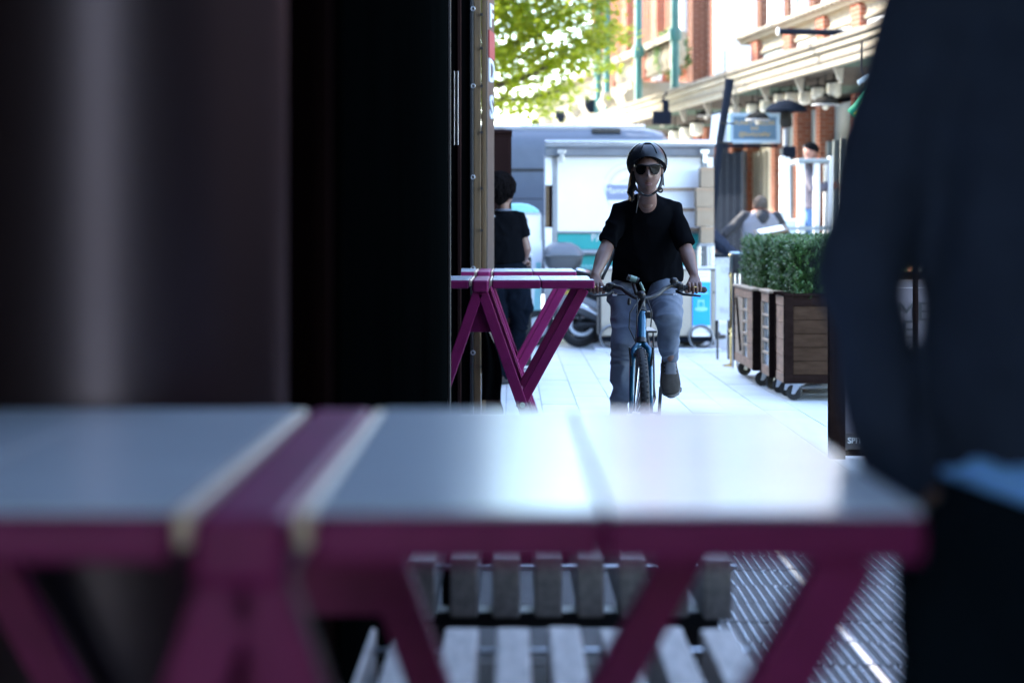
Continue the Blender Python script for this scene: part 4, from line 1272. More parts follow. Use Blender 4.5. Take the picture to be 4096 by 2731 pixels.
# ------------------------------------------------------------------ hedge planters on castors
def planter(x0, x1, y0, y1, z0, z1, label, style):
    t = thing('hedge_planter', label, 'planter', ((x0 + x1) / 2, (y0 + y1) / 2, 0), group='wooden hedge planters on castors')
    MB().box(x0 + 0.035, x1 - 0.035, y0 + 0.035, y1 - 0.035, z0 + 0.01, z1 - 0.06).build('liner', M['planterdark'], t)
    for x in (x0, x1 - 0.07):
        for y in (y0, y1 - 0.055):
            MB().box(x, x + 0.07, y, y + 0.055, z0, z1 - 0.022).build('corner_post', M['planterdark'], t, bevel=0.004)
    # front planks
    n = 5 if style != 'glass' else 4
    zs = [z0 + 0.07 + (z1 - 0.10 - z0 - 0.07) * k / n for k in range(n + 1)]
    for yy in (y0 + 0.012, y1 - 0.034):
        for k in range(n):
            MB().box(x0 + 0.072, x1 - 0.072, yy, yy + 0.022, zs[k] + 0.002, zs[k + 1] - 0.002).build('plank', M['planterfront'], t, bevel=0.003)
        MB().box(x0 + 0.071, x1 - 0.071, yy - 0.003, yy + 0.025, z0, zs[0] - 0.002).build('bottom_rail', M['planterdark'], t, bevel=0.003)
        MB().box(x0 + 0.071, x1 - 0.071, yy - 0.003, yy + 0.025, zs[-1] + 0.002, z1 - 0.024).build('top_rail', M['planterdark'], t, bevel=0.003)
    # side panels
    for s, xx in ((-1, x0), (1, x1)):
        xa, xb = (xx + 0.008, xx + 0.03) if s < 0 else (xx - 0.03, xx - 0.008)
        ya, yz = y0 + 0.057, y1 - 0.057
        MB().box(xa - .003, xb + .003, ya, yz, z0, z0 + 0.075).build('side_rail', M['planter'], t, bevel=0.003)
        MB().box(xa - .003, xb + .003, ya, yz, z1 - 0.10, z1 - 0.024).build('side_rail', M['planter'], t, bevel=0.003)
        def planks(a, b, m):
            k = 4
            for i in range(k):
                q0 = z0 + 0.078 + (z1 - z0 - 0.181) * i / k
                q1 = z0 + 0.078 + (z1 - z0 - 0.181) * (i + 1) / k
                MB().box(xa, xb, a + .002, b - .002, q0 + .002, q1 - .002).build('side_plank', m, t, bevel=0.003)
        def window(a, b):
            wf = MB().box(xa - .004, xb, a, a + .045, z0 + .078, z1 - .103).build('window_frame', M['planter2'], t, bevel=0.003)
            MB().box(xa - .004, xb, b - .045, b, z0 + .078, z1 - .103).build('window_frame', M['planter2'], t, bevel=0.003)
            MB().box((xa + xb) / 2, (xa + xb) / 2 + .006, a + .046, b - .046, z0 + .08, z1 - .105).build('pane', M['mirror'], wf)
            for i in range(1, 5):
                zc = z0 + .08 + (z1 - z0 - .185) * i / 5
                MB().box(xa - .002, xb, a + .046, b - .046, zc - .009, zc + .009).build('glazing_bar', M['planter2'], wf, bevel=0.002)
        if style == 'plain':
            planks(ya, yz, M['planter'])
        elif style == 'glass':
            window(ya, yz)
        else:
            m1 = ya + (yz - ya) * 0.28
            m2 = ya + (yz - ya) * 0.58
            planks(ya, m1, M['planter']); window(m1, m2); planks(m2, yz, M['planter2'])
            MB().beam((xa - 0.012 if s < 0 else xb + 0.012, m2 + 0.05, z0 + 0.12), (xa - 0.012 if s < 0 else xb + 0.012, yz - 0.2, z1 - 0.12), 0.03, 0.014, (0, 1, 0)).build('diagonal_brace', M['planterdark'], t, bevel=0.003)
    # capping
    cp_ = [(x0 - .008, x0 + .075, y0 - .008, y1 + .008), (x1 - .075, x1 + .008, y0 - .008, y1 + .008)]
    for a, b, c_, d in cp_:
        MB().box(a, b, c_, d, z1 - 0.021, z1).build('capping', M['planterdark' if style == 'plain' else 'planter2'], t, bevel=0.004)
    for c_, d in ((y0 - .008, y0 + .05), (y1 - .05, y1 + .008)):
        MB().box(x0 + .0755, x1 - .0755, c_, d, z1 - 0.0215, z1 - 0.0005).build('capping', M['planterdark' if style == 'plain' else 'planter2'], t, bevel=0.004)
    MB().box(x0 + 0.04, x1 - 0.04, y0 + 0.06, y1 - 0.06, z1 - 0.10, z1 - 0.06).build('soil', M['soil'], t)
    for x in (x0 + 0.12, x1 - 0.12):
        for y in (y0 + 0.09, y1 - 0.09):
            a = random.uniform(-0.8, 0.8)
            rotm = Matrix.Translation((x, y, 0)) @ Matrix.Rotation(a, 4, 'Z')
            cs = MB().box(-.045, .045, -.045, .045, z0 - 0.014, z0 - 0.001).prism([(-.03, .032, z0 - .015), (.03, .032, z0 - .015), (-.02, .032, .05), (-.045, .032, .05)], (0, .004, 0)).prism([(-.03, -.036, z0 - .015), (.03, -.036, z0 - .015), (-.02, -.036, .05), (-.045, -.036, .05)], (0, .004, 0)).xform(rotm)
            co = cs.build('castor', M['steel'], t)
            MB().lathe([(0.02, -0.02), (0.055, -0.022), (0.062, -0.014), (0.062, 0.014), (0.055, 0.022), (0.02, 0.02)], (-.03, 0, 0.062), 'Y', 22).xform(rotm).build('wheel', M['rubber'], co, smooth=40)
    return t
planters = [(2.11, 3.15, 14.72, 15.28, 'plain', 'dark fronted planter nearest the camera with wooden planks and castors'),
            (2.085, 3.1, 15.38, 15.98, 'glass', 'middle planter with an old glazed window as its side'),
            (2.045, 3.0, 16.12, 17.55, 'mixed', 'farthest planter with pale planks, a window and a diagonal brace')]
for x0, x1, y0, y1, stl, lab in planters:
    planter(x0, x1, y0, y1, 0.135, 0.835, lab, stl)
    hd = thing('box_hedge', {'plain': 'clipped green hedge in the planter nearest the camera', 'glass': 'clipped green hedge in the middle planter', 'mixed': 'clipped green hedge in the farthest planter'}[stl], 'hedge', ((x0 + x1) / 2, (y0 + y1) / 2, 0.775), group='clipped box hedges')
    hx0, hx1, hy0, hy1, hz0, hz1 = x0 + 0.09, x1 - 0.02, y0 + 0.05, y1 - 0.02, 0.775, 1.275
    if stl == 'mixed':
        hz1 = 1.29
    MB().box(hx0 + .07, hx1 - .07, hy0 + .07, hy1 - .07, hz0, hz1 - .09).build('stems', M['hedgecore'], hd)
    f = MB()
    rr = random.Random(int(x0 * 1000))
    area = [(hx1 - hx0) * (hz1 - hz0), (hx1 - hx0) * (hz1 - hz0) * .4, (hy1 - hy0) * (hz1 - hz0), (hx1 - hx0) * (hy1 - hy0)]
    def sprig(p, nrm):
        up = (Vector((rr.gauss(0, .35), rr.gauss(0, .35), 1)) + nrm * .6).normalized()
        L_ = rr.uniform(.04, .085)
        for k in range(6):
            q = p + up * L_ * k / 5
            for sgn in (-1, 1):
                d = Matrix.Rotation(rr.uniform(0, 6.28), 3, up) @ up.orthogonal().normalized()
                d = (d + up * .7).normalized()
                wv = d.cross(up).normalized()
                s_l = rr.uniform(.010, .016)
                f.add([q, q + d * s_l + wv * s_l * .5, q + d * s_l * 2, q + d * s_l - wv * s_l * .5], [(0, 1, 2, 3)])
    for (ar, kind) in zip(area, 'FBLT'):
        for i in range(int(ar * (1500 if kind != 'B' else 500))):
            u, v_ = rr.random(), rr.random()
            dpt = rr.uniform(0, .075)
            j = 0.018 * noise.noise(Vector((u * 9, v_ * 7, x0)))
            if kind == 'F':
                p, nn = Vector((hx0 + (hx1 - hx0) * u, hy0 + dpt + j, hz0 - .02 + (hz1 - hz0 - .06) * v_)), Vector((0, -1, 0))
            elif kind == 'B':
                p, nn = Vector((hx0 + (hx1 - hx0) * u, hy1 - dpt, hz0 + (hz1 - hz0 - .06) * v_)), Vector((0, 1, 0))
            elif kind == 'L':
                p, nn = Vector((hx0 + dpt + j, hy0 + (hy1 - hy0) * u, hz0 - .02 + (hz1 - hz0 - .06) * v_)), Vector((-1, 0, 0))
            else:
                p, nn = Vector((hx0 + (hx1 - hx0) * u, hy0 + (hy1 - hy0) * v_, hz1 - .07 - dpt + 2 * j)), Vector((0, 0, 1))
            sprig(p, nn)
    f.build('foliage', M['hedge'], hd)

# tilted wooden menu holder above the hedge
YM = 19.0
mh = thing('menu_stand', 'tilted wooden menu frame with white sheet above the hedge', 'menu stand', ((765 - HX) / FPX * YM, YM, 0))
pa, pb = W(757, 233.5, YM), W(785, 228, YM)
ctr = (pa + pb) / 2
axu = (pb - pa).normalized()
axv = Vector((-.10, 0.92, 0.26)).normalized(); axv = (axv - axu * axv.dot(axu)).normalized()
axn = axu.cross(axv)
fr = MB().obox(ctr, axu * .16, axv * .11, axn * .012).build('frame', M['timber'], mh, bevel=0.006)
MB().obox(ctr + axn * .0145, axu * .125, axv * .08, axn * .002).build('sheet', M['white'], mh)
MB().tube([(ctr.x, YM + .03, 0.0), (ctr.x, YM + .03, ctr.z - .02)], 0.02, 10).build('stand_pole', M['black'], mh, smooth=40)
MB().lathe([(0.16, 0.0), (0.16, 0.02), (0.03, 0.03)], (ctr.x, YM + .03, 0), seg=20).build('stand_base', M['black'], mh, smooth=40)

# ------------------------------------------------------------------ framed poster board on the right
YP = 10.95
pb_ = thing('poster_board', 'dark framed upright poster board behind the arm of the man in navy', 'sign', ((880 - HX) / FPX * YP, YP, 0))
XP = lambda px: (px - HX) / FPX * YP
ZP = lambda py: EYE - (py - HY) / FPX * YP
MB().box(XP(829), XP(845), YP - 0.02, YP + 0.05, 0.0, 1.08).build('frame_post', M['planterdark'], pb_, bevel=0.004)
MB().box(XP(1000), XP(1016), YP - 0.02, YP + 0.05, 0.0, 1.08).build('frame_post', M['planterdark'], pb_, bevel=0.004)
MB().box(XP(845.3), XP(999.7), YP - 0.015, YP + 0.045, ZP(279), 1.08).build('top_rail', M['planterdark'], pb_, bevel=0.004)
MB().box(XP(845.3), XP(999.7), YP - 0.015, YP + 0.045, 0.02, ZP(449)).build('bottom_rail', M['planterdark'], pb_, bevel=0.004)
MB().box(XP(845.3), XP(999.7), YP, YP + 0.02, ZP(432), ZP(279.3)).build('poster', M['poster'], pb_)
MB().box(XP(845.3), XP(999.7), YP - 0.002, YP + 0.02, ZP(448.7), ZP(432.3)).build('dark_band', M['band'], pb_)
text('SPITALFIELDS', 'lettering', M['white'], pb_, (XP(847.5), YP - 0.006, ZP(440)), 0.046, align='LEFT', bold=0.0012)
text('ME', 'lettering', M['ink'], pb_, (XP(896), YP - 0.004, ZP(312)), 0.155, align='LEFT')
text('E', 'lettering', M['ink'], pb_, (XP(901), YP - 0.004, ZP(330)), 0.150, align='LEFT')
text('FO', 'lettering', M['printgrey'], pb_, (XP(901), YP - 0.004, ZP(350)), 0.082, align='LEFT')
MB().box(XP(845.3), XP(999.7), YP - 0.001, YP, ZP(287.6), ZP(287)).build('thin_line', M['printgrey'], pb_)
sp = thing('thin_pole', 'thin dark upright pole in front of the poster board', 'pole', ((915.5 - HX) / FPX * 10.6, 10.6, 0))
xq = (915.5 - HX) / FPX * 10.6
MB().tube([(xq, 10.6, 0.02), (xq, 10.6, 1.19)], 0.016, 12).build('pole', M['planterdark'], sp, smooth=40)
MB().lathe([(0.14, 0.0), (0.14, 0.015), (0.03, 0.03)], (xq, 10.6, 0), seg=20).build('pole_base', M['black'], sp, smooth=40)

# ------------------------------------------------------------------ flatbed truck with white stakes, carrying tables
YF = 27.2
ft = thing('stake_truck', 'flatbed truck with tall white upright stakes behind the hedge', 'truck', ((812 - HX) / FPX * YF, YF + 1.0, 0))
XF = lambda px: (px - HX) / FPX * YF
ZF = lambda py: EYE - (py - HY) / FPX * YF
MB().box(XF(779), XF(850), YF - 0.05, YF + 1.9, 0.62, 0.74).build('bed', M['framedark'], ft, bevel=0.01)
for x in (XF(784), XF(845)):
    for y in (YF + 0.05, YF + 1.7):
        MB().lathe([(0.14, -0.1), (0.31, -0.1), (0.33, -0.06), (0.33, 0.06), (0.31, 0.1)], (x, y, 0.33), 'Y', 24).build('wheel', M['rubber'], ft, smooth=40)
for px, y, w_ in ((782.5, 0.0, .036), (787, 0.5, .04), (801, 0.0, .05), (810, 0.9, .042), (816.5, 0.0, .045), (826.5, 0.7, .036), (831, 0.0, .036)):
    x = (px - HX) / FPX * (YF + y)
    zt2 = EYE - ((156 if px in (782.5, 787, 831) else 163) - HY) / FPX * YF
    MB().box(x - w_, x + w_, YF + y - .04, YF + y + .04, 0.742, zt2).build('stake', M['white'], ft, bevel=0.008)
MB().box(XF(783), XF(832), YF - 0.06, YF - 0.042, ZF(230), ZF(226)).build('rail', M['frameblue'], ft, bevel=0.006)
MB().box(XF(783), XF(832), YF - 0.06, YF - 0.042, ZF(238), ZF(234)).build('rail', M['frameblue'], ft, bevel=0.006)
wt = thing('wrapped_table_top', 'grey plastic covered board lying across the white stakes', 'board', (XF(812), YF + .5, ZF(163)))
MB().box(XF(797), XF(829), YF - 0.07, YF + 0.98, ZF(162.6), ZF(158.5)).build('board', M['frameblue'], wt, bevel=0.02)
cr = thing('blue_crate', 'pale blue plastic crate on the flatbed below the man in the cap', 'crate', (XF(795), YF + .35, 0.742))
ringloft(MB(), [rring(XF(786), XF(804), YF + .2, YF + .6, 0.745, .03), rring(XF(784.5), XF(805.5), YF + .18, YF + .62, ZF(220), .03)]).build('tub', M['signframe'], cr, smooth=40)
MB().box(XF(784), XF(806), YF + .17, YF + .63, ZF(219.8), ZF(218.6)).build('rim', M['white'], cr, bevel=0.004)

# ------------------------------------------------------------------ hanging lamps under the canopy
def make_lantern():
    t = thing('lantern', '', 'lamp')
    MB().tube([(0, 0, 0.10), (0, 0, 0.62)], 0.012, 8).build('stem', M['lampgrey'], t, smooth=40)
    MB().lathe([(0.02, 0.10), (0.12, 0.085), (0.125, 0.06), (0.09, 0.055)], seg=20).build('cap', M['lampgrey'], t, smooth=40)
    MB().lathe([(0.084, 0.054), (0.09, 0.02), (0.09, -0.08), (0.07, -0.115), (0.02, -0.125)], seg=20).build('glass_jar', M['lampglass'], t, smooth=50)
    return t
lan = make_lantern()
lsp = [(834, 89, 'milky lantern lamp nearest the camera under the canopy'), (818, 93, 'milky lantern just left of the nearest one, above the grey dome'), (804.7, 97, 'milky lantern right of the dark heater hood'),
       (791, 98, 'milky lantern directly above the dark heater hood, right one'), (780, 99, 'small milky lantern above the left of the heater hood'), (766, 105, 'milky lantern above the right end of the blue sign'),
       (752.6, 109, 'milky lantern above the middle of the blue sign'), (735, 111, 'milky lantern just right of the leaning black pole'), (697, 128, 'large milky globe lantern above the right of the trailer'),
       (686, 132, 'milky lantern second in the row over the trailer roof'), (675, 135, 'milky lantern over the trailer roof beside the van')]
for i, (px, py, lab) in enumerate(lsp):
    o = lan if i == 0 else copy_tree(lan)
    a, z = BP(px, py, 0.5)
    relabel(o, lab, B(a, 0.5, z + 0.02))
    sc1 = {834: 1.2, 697: 1.35, 686: 1.3, 675: 1.25}.get(px, 1.12)
    o.scale = (sc1, sc1, sc1)
    o['group'] = 'milky glass lanterns under the canopy'
def make_dome():
    t = thing('dome_lamp', '', 'lamp')
    MB().tube([(0, 0, 0.10), (0, 0, 0.9)], 0.010, 8).build('stem', M['lampgrey'], t, smooth=40)
    MB().lathe([(0.205, -0.012), (0.208, 0.0), (0.19, 0.05), (0.13, 0.10), (0.05, 0.125), (0.03, 0.16), (0.012, 0.17)], seg=28, cap=False).build('shade', M['lampgrey'], t, smooth=60)
    MB().torus((0, 0, -0.012), 0.205, 0.006, 'Z', 28, 6).build('rim', M['white'], t, smooth=True)
    MB().ell((0, 0, -0.03), (0.05, 0.05, 0.06), 14, 8).build('bulb', M['lampglass'], t, smooth=True)
    return t
dm = make_dome()
for i, (px, py, sc1, lab) in enumerate([(825.5, 104, 1.0, 'grey dome lamp nearest the camera under the canopy'), (757.5, 119, .95, 'grey dome lamp hanging in front of the blue sign'), (706, 115, .8, 'small dome lamp above the trailer end')]):
    o = dm if i == 0 else copy_tree(dm)
    bb_ = (0.35, 0.02, 0.35)[i]
    a, z = BP(px, py, bb_)
    relabel(o, lab, B(a, bb_, z))
    o.scale = (sc1, sc1, sc1)
    o['group'] = 'grey dome lamps under the canopy'

# blue hanging sign
a, z = BP(754.5, 128, 0.2)
pS = B(a, 0.2, z)
YG = pS.y
sg = thing('hanging_sign', 'blue grey hanging bar sign with gold lettering under the canopy', 'sign', pS)
hw, hh = 23.5 / FPX * YG, 13.2 / FPX * YG
MB().box(pS.x - hw, pS.x + hw, YG - 0.02, YG + 0.06, z - hh, z + hh).build('panel', M['signblue'], sg)
f_ = MB().box(pS.x - hw - .04, pS.x + hw + .04, YG - 0.05, YG + 0.07, z + hh - .03, z + hh + .03).box(pS.x - hw - .04, pS.x + hw + .04, YG - 0.05, YG + 0.07, z - hh - .03, z - hh + .03)
f_.box(pS.x - hw - .04, pS.x - hw + .03, YG - 0.048, YG + 0.068, z - hh + .031, z + hh - .031).box(pS.x + hw - .03, pS.x + hw + .04, YG - 0.048, YG + 0.068, z - hh + .031, z + hh - .031)
f_.build('frame', M['signframe'], sg, bevel=0.006)
text('FUNKY CELLAR', 'lettering', M['gold'], sg, (pS.x, YG - 0.026, z + hh * .38), 0.098, bold=0.001)
text('BAR', 'lettering', M['gold'], sg, (pS.x, YG - 0.026, z - hh * .02), 0.075, bold=0.001)
text('@funkycellar', 'lettering', M['gold'], sg, (pS.x, YG - 0.026, z - hh * .46), 0.10, bold=0.001)
MB().box(pS.x - hw - 0.3, pS.x + hw * 1.0, YG - 0.01, YG + 0.05, z - hh - .10, z - hh - .045).build('carrier_bar', M['framedark'], sg, bevel=0.006)
for s in (-1, 1):
    MB().tube([(pS.x + s * hw * .8, YG, z + hh + .03), (pS.x + s * hw * .8, YG, 3.70)], 0.008, 6).build('hanger', M['black'], sg)
g2 = thing('side_sign', 'plain grey sign panel half hidden behind the blue sign', 'sign', (pS.x - hw - .2, YG + .3, z))
MB().box(pS.x - hw - .29, pS.x - hw + .1, YG + 0.25, YG + 0.30, z - hh, z + hh * .8).build('panel', M['whitegrey'], g2, bevel=0.006)
MB().tube([(pS.x - hw - .1, YG + .27, z + hh * .8), (pS.x - hw - .1, YG + .27, 3.70)], 0.01, 6).build('hanger', M['black'], g2)

# dark heater hood on a pole
a, z = BP(786, 108, 0.1)
pH = B(a, 0.1, 0)
ht = thing('patio_heater', 'dark wide hooded patio heater on a grey pole', 'heater', pH)
MB().lathe([(0.33, z - .05), (0.335, z - .035), (0.26, z + .05), (0.12, z + .11), (0.03, z + .13)], (pH.x, pH.y, 0), seg=28).build('hood', M['framedark'], ht, smooth=40)
MB().lathe([(0.08, z - .30), (0.10, z - .26), (0.09, z - .07), (0.05, z - .055)], (pH.x, pH.y, 0), seg=16).build('burner', M['lampgrey'], ht, smooth=40)
MB().tube([(pH.x, pH.y, 0.03), (pH.x, pH.y, z - .31)], 0.045, 14).build('pole', M['alu'], ht, smooth=40)
MB().lathe([(0.3, 0.0), (0.3, 0.04), (0.22, 0.06), (0.22, 0.7), (0.1, 0.74)], (pH.x, pH.y, 0), seg=20).build('gas_housing', M['black'], ht, smooth=40)
zz = EYE - (152 - HY) / FPX * pH.y
MB().box(pH.x - .06, pH.x + .14, pH.y - .12, pH.y - .05, zz - .10, zz + .09).build('control_box', M['framedark'], ht, bevel=0.01)

# leaning black pole and the bright banner beside it
lp = thing('leaning_pole', 'thick leaning black pole between the trailer and the blue sign', 'pole', W(712, 300, 23.8))
p0, p1, p2 = W(730, 79, 23.6), W(720, 140, 23.6), W(713, 212, 23.6)
MB().tube([p0, p1, p2, W(709, 250, 23.6)], [.052, .045, .038, .03], 12).build('shaft', M['framedark'], lp, smooth=40)
MB().tube([W(709, 250, 23.6), Vector((W(706, 250, 23.6).x, 23.6, 0.05))], .022, 10).build('lower_shaft', M['black'], lp, smooth=40)
MB().lathe([(0.25, 0), (0.25, .04), (.05, .06)], (W(706, 250, 23.6).x, 23.6, 0), seg=20).build('pole_base', M['black'], lp, smooth=40)
for py in (123, 142):
    c_ = W(721.5 - (py - 123) * .12, py, 23.6)
    MB().beam(c_ + Vector((-.02, -.05, 0)), c_ + Vector((.16, -.05, -.01)), .02, .02).build('clamp', M['lampgrey'], lp, bevel=0.003)
bnr = thing('white_banner', 'bright white banner hanging behind the leaning black pole', 'banner', W(716, 130, 26.0))
b0, b1, b2, b3 = W(709, 144, 26), W(719, 144, 26), W(724, 112, 26), W(712, 115, 26)
MB().prism([b0, b1, b2, b3], (0.05, .03, 0)).build('cloth', M['white'], bnr, bevel=0.004)
MB().tube([W(712, 114, 26.02), W(726, 111, 26.02)], .015, 8).build('arm', M['black'], bnr, smooth=40)
MB().tube([W(725, 111.5, 26.02), Vector((W(725, 111, 26).x, 26.02, 3.8))], .008, 6).build('hanger', M['black'], bnr)

# black pole jutting out above the canopy
a0, z0 = BP(778, 31.5, -0.4)
fp = thing('flag_pole', 'slim black pole jutting out above the canopy roof with a white tip', 'pole', B(a0, .3, z0))
A_, Bq = W(779, 31.3, 27.8), W(869, 33.4, 27.8)
MB().tube([A_, Bq], 0.045, 10).build('shaft', M['framedark'], fp, smooth=40)
MB().tube([A_ + Vector((-.03, 0, 0)), A_ + Vector((-.002, 0, 0))], 0.052, 10).build('tip', M['white'], fp, smooth=40)
MB().tube([W(849, 33.2, 27.8), W(853, 46, 27.9)], .018, 8).build('prop', M['black'], fp, smooth=40)
MB().tube([W(864, 33.2, 27.8), W(868, 42, 27.9)], .018, 8).build('prop', M['black'], fp, smooth=40)

# flag and floodlight at the end of the canopy, partly behind the man in navy
YL = 24.0
fg = thing('pennant', 'green flag with yellow band hanging at an angle under the canopy end', 'flag', W(856, 107, YL))
fv = lambda px, py, d=0: W(px, py, YL + d)
cl = MB()
cols = [fv(847.5, 110.5), fv(855, 104), fv(862, 95), fv(869, 86), fv(876, 78)]
cols2 = [fv(856, 118.5), fv(863, 111.5), fv(869, 104), fv(875, 97), fv(882, 90)]
for i in range(5):
    d_ = 0.03 * math.sin(i * 1.7)
    cl.v += [cols[i] + Vector((0, d_, 0)), cols2[i] + Vector((0, -d_, 0))]
for i in range(4):
    cl.f.append((2 * i, 2 * i + 2, 2 * i + 3, 2 * i + 1))
o = cl.build('cloth', M['flaggreen'], fg, smooth=True); sd = o.modifiers.new('t', 'SOLIDIFY'); sd.thickness = .006
MB().prism([fv(854, 114.6, -.05), fv(864, 101.5, -.05), fv(869, 98.5, -.05), fv(866, 105, -.05), fv(857, 114.3, -.05)], (0, .006, 0)).build('yellow_band', M['flagyellow'], fg)
MB().prism([fv(856, 112.2, -.06), fv(863, 103.5, -.06), fv(866, 101.5, -.06), fv(864, 105.5, -.06)], (0, .006, 0)).build('blue_band', M['flagblue'], fg)
MB().tube([fv(876, 78, .02), fv(884, 91, .02)], .012, 8).build('rod', M['black'], fg, smooth=40)
MB().tube([fv(879, 83, .02), Vector((fv(879, 83).x, YL + .02, 3.72))], .008, 6).build('hanger', M['black'], fg)
fd = thing('floodlight', 'grey bar floodlight on a bracket under the canopy end', 'lamp', W(866, 80, YL))
MB().beam(fv(859, 83), fv(871, 76), .10, .06, (0, 1, 0)).build('body', M['signframe'], fd, bevel=0.01)
MB().tube([fv(866, 78), fv(862, 70), Vector((fv(862, 70).x, YL, 3.72))], .016, 8).build('bracket', M['black'], fd, smooth=40)
sc2 = thing('security_light', 'black floodlight fixed to the cream frieze above the van roof', 'lamp', W(662, 115, 33))
c_ = W(663, 117, 33.0)
MB().box(c_.x - .17, c_.x + .14, 32.9, 33.2, c_.z - .12, c_.z + .10).build('body', M['framedark'], sc2, bevel=0.02)
MB().box(c_.x + .0, c_.x + .10, 32.95, 33.1, c_.z + .102, c_.z + .30).build('bracket', M['framedark'], sc2, bevel=0.01)
MB().tube([c_ + Vector((.05, .02, .29)), c_ + Vector((.05, .9, .33)), c_ + Vector((.25, 2.3, .6))], .02, 6).build('arm', M['framedark'], sc2)

# ================================================================== PEOPLE AND BICYCLE
def head_mesh(c, fwd=(0, -1, 0), up=(0, 0, 1), s=1.0, n=56, m=44):
    """face with brow, eye sockets, nose, lips, chin; c = centre of the head"""
    f = Vector(fwd).normalized()
    u = Vector(up)
    u = (u - f * u.dot(f)).normalized()
    r = u.cross(f) * -1.0          # right-hand side when looking along fwd is irrelevant: face is symmetric
    mb = MB()
    def g(x, z, cx, cz, sx, sz):
        return math.exp(-((x - cx) / sx) ** 2 - ((z - cz) / sz) ** 2)
    for i in range(m + 1):
        th = math.pi * min(max(i / m, .01), .99)
        for j in range(n):
            a = 2 * math.pi * j / n
            x = math.sin(th) * math.sin(a)
            y = math.sin(th) * math.cos(a)          # forward
            z = -math.cos(th)
            X_ = x * .074
            Z_ = z * (.118 if z < 0 else .112)
            Y_ = y * (.092 if y > 0 else .098)
            if Z_ < 0:
                k = min(1, -Z_ / .118)
                X_ *= 1 - .30 * k ** 1.6
                if y > 0:
                    Y_ *= 1 - .02 * k
                else:
                    Y_ *= 1 - .40 * k ** 1.2
            if y > 0:
                Y_ = Y_ * (1 - .12 * (1 - abs(x)) * y * .3)
                d = 0
                d += .024 * g(X_, Z_, 0, -.022, .0115, .016) + .013 * g(X_, Z_, 0, .002, .009, .022)
                d += .006 * (g(X_, Z_, .012, -.030, .008, .008) + g(X_, Z_, -.012, -.030, .008, .008))
                d += .006 * g(X_, Z_, 0, .030, .045, .010)
                d -= .011 * (g(X_, Z_, .031, .010, .016, .011) + g(X_, Z_, -.031, .010, .016, .011))
                d += .006 * (g(X_, Z_, .042, -.025, .02, .02) + g(X_, Z_, -.042, -.025, .02, .02))
                d += .007 * g(X_, Z_, 0, -.058, .020, .006) + .0075 * g(X_, Z_, 0, -.071, .017, .007) - .005 * g(X_, Z_, 0, -.0645, .021, .0022)
                d -= .004 * g(X_, Z_, 0, -.083, .02, .006)
                d += .010 * g(X_, Z_, 0, -.102, .020, .014)
                Y_ += d * y ** .5
            mb.v.append(Vector(c) + (r * X_ + f * Y_ + u * Z_) * s)
    for i in range(m):
        for j in range(n):
            k = (j + 1) % n
            mb.f.append((i * n + j, (i + 1) * n + j, (i + 1) * n + k, i * n + k))
    mb.f.append(tuple(range(n)))
    mb.f.append(tuple(m * n + j for j in reversed(range(n))))
    for sg_ in (-1, 1):
        e = MB().ell((0, 0, 0), (.010, .019, .031), 12, 8)
        base = Vector(c) + (r * .073 * sg_ - f * .012 + u * -.004) * s
        mb.add([base + (r * (v.x + .004 * sg_) + f * v.y + u * v.z) * s for v in e.v], e.f)
    return mb

def hand(mb, knuck, out, down, across, n=4, gap=.0195, r=.0088, L=(.030, .026, .022), curl=(35, 75, 60), thumb=None, wrist=None):
    """palm plus fingers; knuck = knuckle centre, out = finger start direction, down = curl towards, across = knuckle line"""
    out, down, across = Vector(out).normalized(), Vector(down).normalized(), Vector(across).normalized()
    lens = [.86, 1.0, .96, .78]
    for i in range(n):
        p = Vector(knuck) + across * gap * (i - (n - 1) / 2)
        pts = [p - out * .035, p]
        ang = 0
        d = out
        for k in range(3):
            ang += curl[k]
            d = out * math.cos(R(ang)) + down * math.sin(R(ang))
            p = p + d * L[k] * lens[i]
            pts.append(p.copy())
        mb.chain(pts, [r * 1.12, r * 1.15, r * 1.05, r * .98, r * .85], 10, across)
    if thumb:
        mb.chain(thumb, [r * 1.5, r * 1.3, r * 1.15, r * .95], 10)

# ------------------------------------------------------------------ bicycle
YW = 10.0
bx0 = W(641, 0, YW).x
BX = lambda y: bx0 + 0.085 * (y - YW)
bk = thing('bicycle', 'blue and black city bicycle ridden towards the camera', 'bicycle', (BX(10.5), 10.5, 0))
def bwheel(y):
    x = BX(y)
    c = (x, y, .345)
    w_ = MB().torus(c, .3155, .013, 'X', 64, 8).build('wheel', M['bikeblack'], bk, smooth=True)
    MB().torus(c, .3255, .0245, 'X', 72, 12).build('tyre', M['rubber'], w_, smooth=True)
    MB().lathe([(.012, -.05), (.022, -.045), (.016, -.02), (.016, .02), (.022, .045), (.012, .05)], c, 'X', 14).build('hub', M['steel'], w_, smooth=40)
    sp_ = MB()
    for k in range(32):
        a = 2 * math.pi * k / 32
        s = 1 if k % 2 else -1
        sp_.tube([(x + s * .035, y + .02 * math.cos(a + .5), .345 + .02 * math.sin(a + .5)), (x, y + .305 * math.cos(a), .345 + .305 * math.sin(a))], .0012, 4)
    sp_.build('spokes', M['chrome'], w_, kind='stuff')
    tr_ = MB()
    for k in range(72):
        a = 2 * math.pi * k / 72
        for s in (-1, 1):
            q = Vector((x + s * .011, y + .3467 * math.cos(a), .345 + .3467 * math.sin(a)))
            tr_.beam(q - Vector((.007, 0, 0)), q + Vector((.007, 0, 0)), .006, .004, (0, -math.sin(a), math.cos(a)))
    tr_.build('tread', M['rubber'], w_, kind='stuff')
bwheel(YW)
bwheel(11.06)
xs_ = BX
P3 = lambda dx, y, z: Vector((BX(y) + dx, y, z))
hd0, hd1 = P3(0, 10.115, .735), P3(0, 10.185, .875)
